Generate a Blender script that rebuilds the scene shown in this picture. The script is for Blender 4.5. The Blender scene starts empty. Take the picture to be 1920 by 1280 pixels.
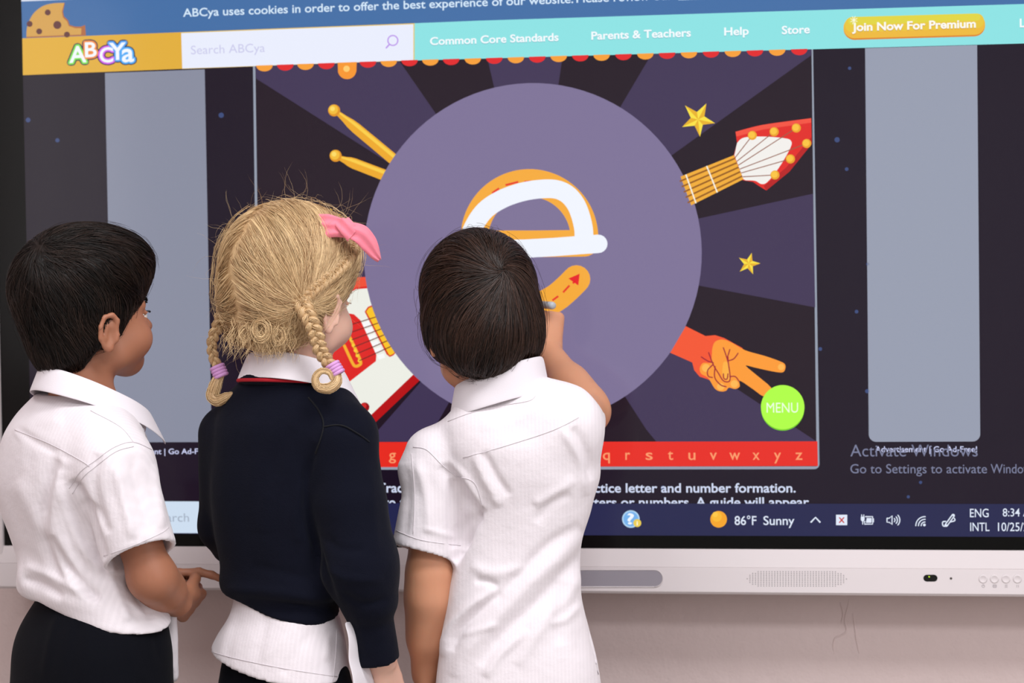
import bpy, bmesh, math, random
import numpy as np
from mathutils import Vector, Matrix
from mathutils.bvhtree import BVHTree
from mathutils.geometry import tessellate_polygon

random.seed(7); RNG = np.random.default_rng(7)
scene = bpy.context.scene
COL = scene.collection

# ------------------------------------------------------------------ camera
ZC = 1.12                                   # height of the middle of the screen picture
FPX = 3500.0
YAW, PIT, ROLL = 0.140364, -0.027198, -0.014741
CAM = np.array([0.368783, -2.828286, ZC - 0.055305])
def _axes():
    cy, sy, cp, sp, cr, sr = math.cos(YAW), math.sin(YAW), math.cos(PIT), math.sin(PIT), math.cos(ROLL), math.sin(ROLL)
    f = np.array([-sy*cp, cy*cp, sp]); r0 = np.array([cy, sy, 0.0]); u0 = np.cross(r0, f)
    return cr*r0 + sr*u0, -sr*r0 + cr*u0, f
CR, CU, CF = _axes()
cam_data = bpy.data.cameras.new('camera'); cam = bpy.data.objects.new('camera', cam_data); COL.objects.link(cam)
cam_data.sensor_width = 36.0; cam_data.lens = FPX/1920*36.0; cam_data.clip_start = 0.05; cam_data.clip_end = 50
cam.matrix_world = Matrix(((CR[0], CU[0], -CF[0], CAM[0]), (CR[1], CU[1], -CF[1], CAM[1]), (CR[2], CU[2], -CF[2], CAM[2]), (0, 0, 0, 1)))
cam_data.dof.use_dof = True; cam_data.dof.focus_distance = 2.42; cam_data.dof.aperture_fstop = 5.6
scene.camera = cam

# ------------------------------------------------------------------ exposure, world, lamps
scene.view_settings.view_transform = 'Standard'; scene.view_settings.look = 'None'
scene.view_settings.gamma = 1.0; scene.view_settings.use_curve_mapping = False
scene.view_settings.exposure = 0.0
world = bpy.data.worlds.new('world'); scene.world = world; world.use_nodes = True
world.node_tree.nodes['Background'].inputs[0].default_value = (1.0, 0.99, 1.0, 1)
world.node_tree.nodes['Background'].inputs[1].default_value = 0.3

def lamp(name, loc, target, sx, sy, power, color):
    L = bpy.data.lights.new(name, 'AREA'); L.shape = 'RECTANGLE'; L.size = sx; L.size_y = sy; L.energy = power; L.color = color
    o = bpy.data.objects.new(name, L); COL.objects.link(o); o.location = loc
    d = Vector(target) - Vector(loc); o.rotation_euler = d.to_track_quat('-Z', 'Y').to_euler()
    return o
WARM = (0.965, 0.99, 1.02)
lamp('ceiling_lamp', (0.9, -1.5, 2.72), (0.9, -1.5, 0), 1.2, 0.6, 43, WARM)
lamp('ceiling_lamp', (-0.9, -1.5, 2.72), (-0.9, -1.5, 0), 1.2, 0.6, 17, WARM)
lamp('ceiling_lamp', (1.0, -3.2, 2.72), (1.0, -3.2, 0), 1.2, 0.6, 46, WARM)
lamp('ceiling_lamp', (-0.9, -3.2, 2.72), (-0.9, -3.2, 0), 1.2, 0.6, 18, WARM)
lamp('added_side_light', (3.3, -2.6, 1.7), (0, -0.4, 1.0), 1.6, 1.4, 44, (0.965, 0.99, 1.03))  # unseen side light added near the right wall, which has no window

# ------------------------------------------------------------------ pixel helpers (1920x1280 photo frame -> points in the room)
def ray(px, py):
    x = (px - 960.0)/FPX; y = -(py - 640.0)/FPX
    return CF + x*CR + y*CU
def at(px, py, Y=0.0):
    d = ray(px, py); t = (Y - CAM[1])/d[1]
    return CAM + t*d
def proj(P):
    q = np.asarray(P) - CAM
    w = q @ CF
    return 960 + FPX*(q @ CR)/w, 640 - FPX*(q @ CU)/w
def mpp(Y): return (Y - CAM[1])/FPX

# ------------------------------------------------------------------ objects
def link(o, parent=None):
    COL.objects.link(o)
    if parent is not None:
        o.parent = parent
        o.matrix_parent_inverse = Matrix.Translation(-Vector(parent['_abs'])) if '_abs' in parent else Matrix.Identity(4)
    return o
def thing(name, label, cat, loc=(0, 0, 0), group=None, kind=None):
    o = bpy.data.objects.new(name, None); o.empty_display_size = 0.1; o.location = loc; COL.objects.link(o)
    o['_abs'] = [float(v) for v in loc]
    o['label'] = label; o['category'] = cat
    if group: o['group'] = group
    if kind: o['kind'] = kind
    return o
def mesh_obj(name, V, F, mats, parent=None, smooth=True, fmat=None):
    me = bpy.data.meshes.new(name)
    me.from_pydata([tuple(map(float, v)) for v in V], [], [tuple(int(i) for i in f) for f in F])
    return finish(name, me, mats, parent, smooth, fmat)
def finish(name, me, mats, parent=None, smooth=True, fmat=None):
    if not isinstance(mats, (list, tuple)): mats = [mats]
    for m in mats: me.materials.append(m)
    if fmat is not None: me.polygons.foreach_set('material_index', np.asarray(fmat, dtype=np.int32))
    me.polygons.foreach_set('use_smooth', np.full(len(me.polygons), smooth, dtype=bool))
    me.update(); me.validate()
    o = bpy.data.objects.new(name, me)
    return link(o, parent)
def quad_mesh(name, V, Q, mats, parent=None, smooth=True, attr=None):
    """fast path: V (n,3) float, Q (m,4) int"""
    V = np.ascontiguousarray(V, dtype=np.float32); Q = np.ascontiguousarray(Q, dtype=np.int32)
    me = bpy.data.meshes.new(name)
    me.vertices.add(len(V)); me.vertices.foreach_set('co', V.ravel())
    me.loops.add(Q.size); me.loops.foreach_set('vertex_index', Q.ravel())
    me.polygons.add(len(Q)); me.polygons.foreach_set('loop_start', np.arange(0, Q.size, 4, dtype=np.int32))
    me.update(calc_edges=True)
    if attr:
        for k, a in attr.items():
            at_ = me.attributes.new(k, 'FLOAT', 'POINT'); at_.data.foreach_set('value', np.asarray(a, dtype=np.float32))
    return finish(name, me, mats, parent, smooth)

# ------------------------------------------------------------------ materials
def lin(c):
    return tuple(((v/255)/12.92 if v/255 <= 0.04045 else ((v/255+0.055)/1.055)**2.4) for v in c)
_M = {}
def mat(name, rgb, rough=0.6, spec=0.4, metal=0.0, sheen=0.0, sss=0.0, sss_r=(1, .4, .25), bump=None, noise_col=None, stripe=None, coat=0.0):
    if name in _M: return _M[name]
    m = bpy.data.materials.new(name); m.use_nodes = True; nt = m.node_tree; b = nt.nodes['Principled BSDF']
    c = lin(rgb)
    b.inputs['Base Color'].default_value = (*c, 1); b.inputs['Roughness'].default_value = rough
    b.inputs['Specular IOR Level'].default_value = spec; b.inputs['Metallic'].default_value = metal
    b.inputs['Sheen Weight'].default_value = sheen; b.inputs['Coat Weight'].default_value = coat
    if sheen: b.inputs['Sheen Roughness'].default_value = 0.5
    if sss:
        b.inputs['Subsurface Weight'].default_value = sss; b.inputs['Subsurface Radius'].default_value = sss_r; b.inputs['Subsurface Scale'].default_value = 0.006
    tc = nt.nodes.new('ShaderNodeTexCoord')
    if noise_col:                                  # (scale, amount)
        n = nt.nodes.new('ShaderNodeTexNoise'); n.inputs['Scale'].default_value = noise_col[0]; n.inputs['Detail'].default_value = 4
        nt.links.new(tc.outputs['Object'], n.inputs['Vector'])
        mx = nt.nodes.new('ShaderNodeMix'); mx.data_type = 'RGBA'
        mx.inputs[6].default_value = (*[v*(1-noise_col[1]) for v in c], 1); mx.inputs[7].default_value = (*[min(1, v*(1+noise_col[1])) for v in c], 1)
        nt.links.new(n.outputs[0], mx.inputs[0]); nt.links.new(mx.outputs[2], b.inputs['Base Color'])
    if stripe:                                     # (wavelength m, amount): fine woven stripe running along the cloth
        a = nt.nodes.new('ShaderNodeAttribute'); a.attribute_name = 'across'
        mu = nt.nodes.new('ShaderNodeMath'); mu.operation = 'MULTIPLY'; mu.inputs[1].default_value = 2*math.pi/stripe[0]
        si = nt.nodes.new('ShaderNodeMath'); si.operation = 'SINE'
        mr = nt.nodes.new('ShaderNodeMapRange'); mr.inputs[1].default_value = -0.6; mr.inputs[2].default_value = 0.9
        mx = nt.nodes.new('ShaderNodeMix'); mx.data_type = 'RGBA'
        mx.inputs[6].default_value = (*[v*(1-stripe[1]) for v in c], 1); mx.inputs[7].default_value = (*c, 1)
        nt.links.new(a.outputs['Fac'], mu.inputs[0]); nt.links.new(mu.outputs[0], si.inputs[0]); nt.links.new(si.outputs[0], mr.inputs[0])
        nt.links.new(mr.outputs[0], mx.inputs[0]); nt.links.new(mx.outputs[2], b.inputs['Base Color'])
    if bump:                                       # list of (scale, distance)
        prev = None
        for sc, dist in bump:
            n = nt.nodes.new('ShaderNodeTexNoise'); n.inputs['Scale'].default_value = sc; n.inputs['Detail'].default_value = 3
            nt.links.new(tc.outputs['Object'], n.inputs['Vector'])
            bp = nt.nodes.new('ShaderNodeBump'); bp.inputs['Distance'].default_value = dist; bp.inputs['Strength'].default_value = 1
            nt.links.new(n.outputs[0], bp.inputs['Height'])
            if prev: nt.links.new(prev.outputs[0], bp.inputs['Normal'])
            prev = bp
        nt.links.new(prev.outputs[0], b.inputs['Normal'])
    _M[name] = m; return m
def hair_mat(name, dark, light, rough=0.38, spec=0.5):
    m = bpy.data.materials.new(name); m.use_nodes = True; nt = m.node_tree; b = nt.nodes['Principled BSDF']
    a = nt.nodes.new('ShaderNodeAttribute'); a.attribute_name = 'tint'
    mx = nt.nodes.new('ShaderNodeMix'); mx.data_type = 'RGBA'
    mx.inputs[6].default_value = (*lin(dark), 1); mx.inputs[7].default_value = (*lin(light), 1)
    nt.links.new(a.outputs['Fac'], mx.inputs[0]); nt.links.new(mx.outputs[2], b.inputs['Base Color'])
    b.inputs['Roughness'].default_value = rough; b.inputs['Specular IOR Level'].default_value = spec
    return m
_E = {}
def lit(rgb, gain=1.0):
    """a colour the display itself gives off, under its slightly glossy black cover glass"""
    k = (tuple(rgb), gain)
    if k in _E: return _E[k]
    m = bpy.data.materials.new('display_%02x%02x%02x' % tuple(int(v) for v in rgb)); m.use_nodes = True
    b = m.node_tree.nodes['Principled BSDF']
    b.inputs['Base Color'].default_value = (0.006, 0.006, 0.007, 1); b.inputs['Roughness'].default_value = 0.10; b.inputs['Specular IOR Level'].default_value = 0.28
    b.inputs['Emission Color'].default_value = (*[max(0, v - HAZE) for v in lin(rgb)], 1); b.inputs['Emission Strength'].default_value = gain
    _E[k] = m; return m
HAZE = 0.005

# ------------------------------------------------------------------ simple solids
def box(name, lo, hi, m, parent=None, bevel=0.0):
    bm = bmesh.new(); bmesh.ops.create_cube(bm, size=1)
    lo, hi = np.array(lo, float), np.array(hi, float)
    for v in bm.verts: v.co = Vector(lo + (np.array(v.co) + .5)*(hi-lo))
    if bevel: bmesh.ops.bevel(bm, geom=bm.edges[:], offset=bevel, segments=3, affect='EDGES', profile=0.5)
    me = bpy.data.meshes.new(name); bm.to_mesh(me); bm.free()
    return finish(name, me, m, parent, bool(bevel))
def catmull(P, n=8, closed=False):
    P = [np.asarray(p, float) for p in P]; out = []
    N = len(P); rng = range(N if closed else N-1)
    for i in rng:
        if closed: p0, p1, p2, p3 = P[i-1], P[i], P[(i+1) % N], P[(i+2) % N]
        else: p0, p1, p2, p3 = P[max(i-1, 0)], P[i], P[i+1], P[min(i+2, N-1)]
        for j in range(n):
            t = j/n
            out.append(0.5*((2*p1) + (-p0+p2)*t + (2*p0-5*p1+4*p2-p3)*t*t + (-p0+3*p1-3*p2+p3)*t**3))
    if not closed: out.append(P[-1])
    return np.array(out)
def frames(pts):
    pts = np.asarray(pts, float); T = np.gradient(pts, axis=0); T /= np.linalg.norm(T, axis=1)[:, None] + 1e-12
    n = np.cross(T[0], [0.3, 0.5, 0.8]); n /= np.linalg.norm(n); Ns = []
    for t in T:
        n = n - t*np.dot(n, t); n /= np.linalg.norm(n) + 1e-12; Ns.append(n.copy())
    Ns = np.array(Ns); return T, Ns, np.cross(T, Ns)
def tube_arrays(pts, rad, seg=8, flat=None):
    """tube along pts; flat=(axis, factor) squashes the section along an axis"""
    pts = np.asarray(pts, float); rad = np.broadcast_to(np.asarray(rad, float), (len(pts),))
    T, N, B = frames(pts); V = []; F = []
    for i in range(len(pts)):
        for j in range(seg):
            a = 2*math.pi*j/seg; o = N[i]*math.cos(a)*rad[i] + B[i]*math.sin(a)*rad[i]
            if flat is not None: ax = np.asarray(flat[0], float); o = o - ax*np.dot(o, ax)*(1-flat[1])
            V.append(pts[i]+o)
    n = len(pts)
    for i in range(n-1):
        for j in range(seg):
            F.append((i*seg+j, i*seg+(j+1) % seg, (i+1)*seg+(j+1) % seg, (i+1)*seg+j))
    F.append(tuple(range(seg-1, -1, -1))); F.append(tuple((n-1)*seg+j for j in range(seg)))
    return V, F
def tube(name, pts, rad, m, parent=None, seg=8, flat=None):
    V, F = tube_arrays(pts, rad, seg, flat); return mesh_obj(name, V, F, m, parent)
def tubes(name, lst, m, parent=None, seg=8):
    V, F = [], []
    for pts, rad in lst:
        v, f = tube_arrays(pts, rad, seg); o = len(V); V += v; F += [tuple(i+o for i in q) for q in f]
    return mesh_obj(name, V, F, m, parent)

# ------------------------------------------------------------------ signed-distance modelling
def nrm(v): v = np.asarray(v, float); return v/np.linalg.norm(v)
def frame(yaw, pitch=0.0, roll=0.0):
    """columns: right, forward, up; yaw>0 turns to the right, pitch>0 nods forward, roll>0 leans to the right"""
    y, p, r = map(math.radians, (yaw, pitch, roll))
    R = Matrix.Rotation(-y, 3, 'Z') @ Matrix.Rotation(-p, 3, 'X') @ Matrix.Rotation(r, 3, 'Y')
    return np.array(R)
class Field:
    def __init__(s, step): s.step = step; s.ops = []
    def rc(s, a, b, r1, r2, k=0.01, op='add', sq=None, cut=()):
        a, b = np.asarray(a, float), np.asarray(b, float); ab = b-a; L = max(1e-9, ab@ab); R = max(r1, r2)
        S = None
        if sq is not None:
            ax = nrm(sq[0]); S = (ax, 1/sq[1]-1)
        def f(P):
            q = P-a
            if S is not None:
                q = q + (q@S[0])[..., None]*S[0]*S[1]; ab2 = ab + (ab@S[0])*S[0]*S[1]; L2 = ab2@ab2
            else: ab2, L2 = ab, L
            t = np.clip((q@ab2)/L2, 0, 1)
            d = np.linalg.norm(q - t[..., None]*ab2, axis=-1) - (r1+(r2-r1)*t)
            for c, n in cut: d = np.maximum(d, (P-c)@nrm(n))
            return d
        lo = np.minimum(a-r1, b-r2); hi = np.maximum(a+r1, b+r2)
        s.ops.append((op, f, lo, hi, k)); return s
    def ell(s, c, r, R=None, k=0.01, op='add', cut=()):
        c = np.asarray(c, float); r = np.asarray(r, float); R = np.eye(3) if R is None else R
        def f(P):
            q = (P-c)@R
            k0 = np.linalg.norm(q/r, axis=-1); k1 = np.linalg.norm(q/(r*r), axis=-1)+1e-9
            d = k0*(k0-1)/k1
            for c2, n in cut: d = np.maximum(d, (P-c2)@nrm(n))
            return d
        e = np.sqrt(((R*r)**2).sum(1)); s.ops.append((op, f, c-e, c+e, k)); return s
    def fn(s, f, lo, hi, k=0.01, op='add'):
        s.ops.append((op, f, np.asarray(lo, float), np.asarray(hi, float), k)); return s
    def loft(s, rows, yaw, k=0.02, op='add', cut=(), ex=2.2, grow=0.0):
        """rows of (z, cx, cy, rx, ry)"""
        rows = np.array(sorted(rows), float); z = rows[:, 0]
        m = np.gradient(rows[:, 1:], z, axis=0)
        y = math.radians(yaw); rt = np.array([math.cos(y), -math.sin(y)]); fw = np.array([math.sin(y), math.cos(y)])
        def f(P):
            zz = np.clip(P[..., 2], z[0], z[-1]); i = np.clip(np.searchsorted(z, zz)-1, 0, len(z)-2)
            h = (z[i+1]-z[i]); t = ((zz-z[i])/h)[..., None]; h = h[..., None]
            a, b = rows[i, 1:], rows[i+1, 1:]
            q = (2*t**3-3*t**2+1)*a + (t**3-2*t**2+t)*h*m[i] + (-2*t**3+3*t**2)*b + (t**3-t**2)*h*m[i+1]
            dx, dy = P[..., 0]-q[..., 0], P[..., 1]-q[..., 1]
            u = np.abs(dx*rt[0]+dy*rt[1])/(q[..., 2]+grow); v = np.abs(dx*fw[0]+dy*fw[1])/(q[..., 3]+grow)
            d = ((u**ex+v**ex)**(1/ex)-1)*np.minimum(q[..., 2], q[..., 3])
            d = np.maximum(d, np.maximum(P[..., 2]-z[-1]-grow, z[0]-grow-P[..., 2]))
            for c, n in cut: d = np.maximum(d, (P-c)@nrm(n))
            return d
        R = max(rows[:, 3].max(), rows[:, 4].max())*1.1+grow
        lo = np.array([rows[:, 1].min()-R, rows[:, 2].min()-R, z[0]-grow]); hi = np.array([rows[:, 1].max()+R, rows[:, 2].max()+R, z[-1]+grow])
        s.ops.append((op, f, lo, hi, k)); return s
    def grid(s, zfine=None, coarse=3.0):
        adds = [o for o in s.ops if o[0] == 'add']
        lo = np.min([o[2] for o in adds], 0)-s.step*4; hi = np.max([o[3] for o in adds], 0)+s.step*4
        ax = [np.arange(lo[i], hi[i]+s.step, s.step) for i in range(3)]
        if zfine:
            zs = []; z = lo[2]
            while z < hi[2]: zs.append(z); z += s.step if zfine[0] < z < zfine[1] else s.step*coarse
            zs.append(z); ax[2] = np.array(zs)
        s.ax = ax
        F = np.full([len(a) for a in ax], 0.5, np.float32)
        for op, f, l, h, k in s.ops:
            m = k + s.step*(4 if zfine is None else 4+coarse)
            sl = tuple(slice(max(0, np.searchsorted(ax[i], l[i]-m)), np.searchsorted(ax[i], h[i]+m)+1) for i in range(3))
            if any(c.stop <= c.start for c in sl): continue
            P = np.stack(np.meshgrid(*[ax[i][sl[i]] for i in range(3)], indexing='ij'), -1)
            d = f(P).astype(np.float32); A = F[sl]
            if op == 'add':
                hh = np.maximum(k-np.abs(A-d), 0)/k; F[sl] = np.minimum(A, d) - hh*hh*k*0.25
            elif op == 'sub':
                d = -d; hh = np.maximum(k-np.abs(A-d), 0)/k; F[sl] = np.maximum(A, d) + hh*hh*k*0.25
            elif op == 'and':
                hh = np.maximum(k-np.abs(A-d), 0)/k; F[sl] = np.maximum(A, d) + hh*hh*k*0.25
        s.F = F; return s
    def sample(s, P):
        """trilinear value (uniform grids only)"""
        g = [(P[:, i]-s.ax[i][0])/s.step for i in range(3)]
        ii = [np.clip(g[i].astype(int), 0, len(s.ax[i])-2) for i in range(3)]; t = [np.clip(g[i]-ii[i], 0, 1) for i in range(3)]
        o = 0
        for a in (0, 1):
            for b in (0, 1):
                for c in (0, 1):
                    w = (t[0] if a else 1-t[0])*(t[1] if b else 1-t[1])*(t[2] if c else 1-t[2])
                    o = o + w*s.F[ii[0]+a, ii[1]+b, ii[2]+c]
        return o
    def normal(s, P, e=0.004):
        g = np.stack([s.sample(P+np.eye(3)[i]*e)-s.sample(P-np.eye(3)[i]*e) for i in range(3)], -1)
        return g/(np.linalg.norm(g, axis=1)[:, None]+1e-9)
    def mesh(s, smooth=3):
        F, ax = s.F, s.ax; ins = F < 0
        n = F.shape
        c = np.zeros([k-1 for k in n], np.uint8)
        for a in (0, 1):
            for b in (0, 1):
                for d in (0, 1): c += ins[a:n[0]-1+a, b:n[1]-1+b, d:n[2]-1+d]
        act = (c > 0) & (c < 8); I = np.argwhere(act)
        idx = np.full(act.shape, -1, np.int32); idx[act] = np.arange(len(I))
        acc = np.zeros((len(I), 3)); cnt = np.zeros(len(I))
        X = [np.asarray(a) for a in ax]
        for axis in range(3):
            o1, o2 = [i for i in range(3) if i != axis]
            for u in (0, 1):
                for v in (0, 1):
                    A = I.copy(); A[:, o1] += u; A[:, o2] += v; B = A.copy(); B[:, axis] += 1
                    fa = F[A[:, 0], A[:, 1], A[:, 2]]; fb = F[B[:, 0], B[:, 1], B[:, 2]]
                    m = (fa < 0) != (fb < 0); t = fa[m]/(fa[m]-fb[m])
                    p = np.stack([X[i][A[m, i]] for i in range(3)], -1)
                    p[:, axis] += t*(X[axis][B[m, axis]]-X[axis][A[m, axis]])
                    acc[m] += p; cnt[m] += 1
        V = acc/cnt[:, None]
        Q = []
        for axis in range(3):
            o1, o2 = [(1, 2), (2, 0), (0, 1)][axis]
            s0 = [slice(1, -1)]*3; s0[axis] = slice(0, n[axis]-1); s1 = list(s0); s1[axis] = slice(1, n[axis])
            a, b = ins[tuple(s0)], ins[tuple(s1)]
            E = np.argwhere(a != b); sg = a[a != b]
            off = np.ones(3, int); off[axis] = 0; E = E+off
            def cell(u, v):
                C = E.copy(); C[:, o1] -= u; C[:, o2] -= v; return idx[C[:, 0], C[:, 1], C[:, 2]]
            q = np.stack([cell(0, 0), cell(1, 0), cell(1, 1), cell(0, 1)], -1)
            q[~sg] = q[~sg][:, ::-1]; Q.append(q)
        Q = np.concatenate(Q)
        return relax(V, Q, smooth), Q
def relax(V, Q, it):
    E = np.concatenate([Q[:, [0, 1]], Q[:, [1, 2]], Q[:, [2, 3]], Q[:, [3, 0]]]); E = np.concatenate([E, E[:, ::-1]])
    deg = np.bincount(E[:, 0], minlength=len(V)).astype(float)+1e-9
    for k in range(it*2):
        lam = 0.55 if k % 2 == 0 else -0.56
        S = np.stack([np.bincount(E[:, 0], weights=V[E[:, 1], i], minlength=len(V)) for i in range(3)], -1)/deg[:, None]
        V = V + lam*(S-V)
    return V
def vnormals(V, Q):
    n = np.cross(V[Q[:, 2]]-V[Q[:, 0]], V[Q[:, 3]]-V[Q[:, 1]])
    N = np.stack([np.bincount(Q.ravel(), weights=np.repeat(n[:, i], 4), minlength=len(V)) for i in range(3)], -1)
    return N/(np.linalg.norm(N, axis=1)[:, None]+1e-12)
# smooth value noise, vectorised
_T = RNG.random((64, 64, 64)).astype(np.float32)
def noise3(P, scale, seed=0):
    p = P*scale + seed*17.31; i = np.floor(p).astype(int); t = p-i; t = t*t*(3-2*t); o = 0
    for a in (0, 1):
        for b in (0, 1):
            for c in (0, 1):
                w = (t[:, 0] if a else 1-t[:, 0])*(t[:, 1] if b else 1-t[:, 1])*(t[:, 2] if c else 1-t[:, 2])
                o = o + w*_T[(i[:, 0]+a) % 64, (i[:, 1]+b) % 64, (i[:, 2]+c) % 64]
    return o*2-1
def seg_dist(px, py, poly):
    """distance in photo pixels to a polyline and the signed side"""
    best = np.full(len(px), 1e9); side = np.zeros(len(px)); tt = np.zeros(len(px)); n = len(poly)-1
    for i in range(n):
        ax_, ay = poly[i]; bx, by = poly[i+1]; dx, dy = bx-ax_, by-ay; L = dx*dx+dy*dy
        t = np.clip(((px-ax_)*dx+(py-ay)*dy)/L, 0, 1); ex, ey = px-ax_-t*dx, py-ay-t*dy
        d = np.hypot(ex, ey); m = d < best; best[m] = d[m]; side[m] = np.sign(dx*ey-dy*ex)[m]; tt[m] = ((i+t)/n)[m]
    return best, side, tt
def folds(V, Q, lst):
    """press cloth folds into the side of a garment that was photographed: (polyline, width px, height mm[, kind])"""
    N = vnormals(V, Q); view = V-CAM; view /= np.linalg.norm(view, axis=1)[:, None]
    face = np.clip(-(N*view).sum(1)*3, 0, 1); px, py = proj(V); D = np.zeros(len(V))
    for f in lst:
        poly, w, h = f[:3]; kind = f[3] if len(f) > 3 else 'ridge'
        poly = catmull(poly, 5) if len(poly) > 2 else np.array(poly, float)
        d, sd, t = seg_dist(px, py, poly); taper = np.clip(np.minimum(t, 1-t)*5, 0.0, 1)**0.7
        if kind == 'ridge': g = np.exp(-(d/w)**2)
        elif kind == 'step': x = sd*d/w; g = np.where(np.abs(x) < 4, x*np.exp(-x*x*0.5)*1.65, 0)
        D += g*taper*h*0.001
    return V + N*(D*face)[:, None]

# ================================================================== ROOM
WALL = mat('wall_plaster', (212, 192, 189), rough=0.75, spec=0.25, bump=[(160, 0.0006), (30, 0.002)], noise_col=(2.5, 0.03))
CEIL = mat('ceiling_paint', (240, 239, 238), rough=0.9)
FLOOR = mat('floor_vinyl', (168, 162, 156), rough=0.4, noise_col=(6, 0.08))
def struct(name, o): o.name = name; o['kind'] = 'structure'; return o
struct('wall_back', box('wall_back', (-2.3, 0.088, 0), (3.4, 0.2, 2.8), WALL))
struct('wall_left', box('wall_left', (-2.4, -5.2, 0), (-2.3, 0.2, 2.8), WALL))
struct('wall_right', box('wall_right', (3.4, -5.2, 0), (3.5, 0.2, 2.8), mat('wall_right_paint', (186, 183, 183), 0.8)))
struct('wall_front', box('wall_front', (-2.4, -5.3, 0), (3.5, -5.2, 2.8), mat('wall_front_paint', (192, 189, 189), 0.8)))
WIN = bpy.data.materials.new('added_glow_pane'); WIN.use_nodes = True
_b = WIN.node_tree.nodes['Principled BSDF']; _b.inputs['Base Color'].default_value = (.7, .7, .7, 1); _b.inputs['Emission Color'].default_value = (1, .95, .93, 1); _b.inputs['Emission Strength'].default_value = 1.25
struct('added_window', box('added_window', (-2.298, -4.6, 0.85), (-2.285, -3.35, 2.25), WIN))  # unseen glowing window, added so the screen's left side mirrors a pale haze
for lo, hi in (((-2.3, -4.66, 0.79), (-2.27, -3.29, 0.85)), ((-2.3, -4.66, 2.25), (-2.27, -3.29, 2.31)), ((-2.3, -4.66, 0.85), (-2.27, -4.6, 2.25)), ((-2.3, -3.35, 0.85), (-2.27, -3.29, 2.25)), ((-2.3, -3.99, 0.85), (-2.275, -3.96, 2.25))):
    box('added_window_frame', lo, hi, CEIL, bpy.data.objects['added_window'])
struct('floor', box('floor', (-2.4, -5.3, -0.1), (3.5, 0.2, 0), FLOOR))
struct('ceiling', box('ceiling', (-2.4, -5.3, 2.8), (3.5, 0.2, 2.9), CEIL))
for n_, px in enumerate(([(1592, 1122), (1589, 1140), (1584, 1162), (1587, 1182), (1578, 1190), (1566, 1196), (1562, 1210), (1564, 1226)], [(1599, 1148), (1603, 1176), (1606, 1200), (1611, 1226)], [(1575, 1128), (1581, 1150), (1577, 1168)])):
    tube('paint_crack', [at(x, y, 0.0882) for x, y in catmull(px, 4)], [.0012*(1-abs(i/(len(px)*4-4)*2-1)**3)+.0003 for i in range(len(px)*4-3)], WALL, bpy.data.objects['wall_back'], 6)
struct('baseboard_back', box('baseboard_back', (-2.3, 0.07, 0), (3.4, 0.088, 0.09), mat('baseboard_paint', (222, 212, 210), 0.5)))

# ================================================================== DISPLAY
XL, XR, ZB = -0.806, 0.806, ZC-0.4300
ZT = ZB + (XR-XL)*9/16
disp = thing('interactive_display', 'large wall-mounted touchscreen in a white frame showing a letter tracing game', 'display', (0, 0.086, ZB-0.09))
WHITE = mat('white_casing', (218, 208, 209), rough=0.42, spec=0.4)
DARK = mat('black_bezel', (5, 5, 5), rough=0.15, spec=0.2)
OX0, OX1, OZ0, OZ1 = -0.864, 0.864, ZC-0.5174, ZT+0.05
def prism_x(name, prof, x0, x1, m, parent, bevel=0.0):
    V = [(x, y, z) for x in (x0, x1) for y, z in prof]; n = len(prof)
    F = [(i, (i+1) % n, n+(i+1) % n, n+i) for i in range(n)] + [tuple(range(n-1, -1, -1)), tuple(range(n, 2*n))]
    bm = bmesh.new(); vs = [bm.verts.new(v) for v in V]
    for f in F: bm.faces.new([vs[i] for i in f])
    bmesh.ops.recalc_face_normals(bm, faces=bm.faces[:])
    if bevel: bmesh.ops.bevel(bm, geom=[e for e in bm.edges], offset=bevel, segments=2, affect='EDGES', profile=0.5)
    me = bpy.data.meshes.new(name); bm.to_mesh(me); bm.free(); return finish(name, me, m, parent, False)
box('back_housing', (OX0+0.004, 0.006, OZ0+0.004), (OX1-0.004, 0.087, OZ1-0.004), mat('grey_housing', (150, 148, 150), 0.5), disp, 0.004)
# white frame: left, right and top rails
box('frame_rail', (OX0, -0.006, OZ0), (-0.8541, 0.05, OZ1), WHITE, disp, 0.003)
box('frame_rail', (0.8541, -0.006, OZ0), (OX1, 0.05, OZ1), WHITE, disp, 0.003)
box('frame_rail', (-0.8541, -0.006, ZT+0.04), (0.8541, 0.05, OZ1), WHITE, disp, 0.003)
# black border round the lit area
BZ = ZC-0.4500
V = []; F = []
def rect(x0, x1, z0, z1, y=0.0):
    o = len(V); V.extend([(x0, y, z0), (x1, y, z0), (x1, y, z1), (x0, y, z1)]); F.append((o, o+1, o+2, o+3))
bez = box('bezel', (-0.8541, 0.0, BZ), (0.8541, 0.012, ZT+0.04), DARK, disp)
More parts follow.
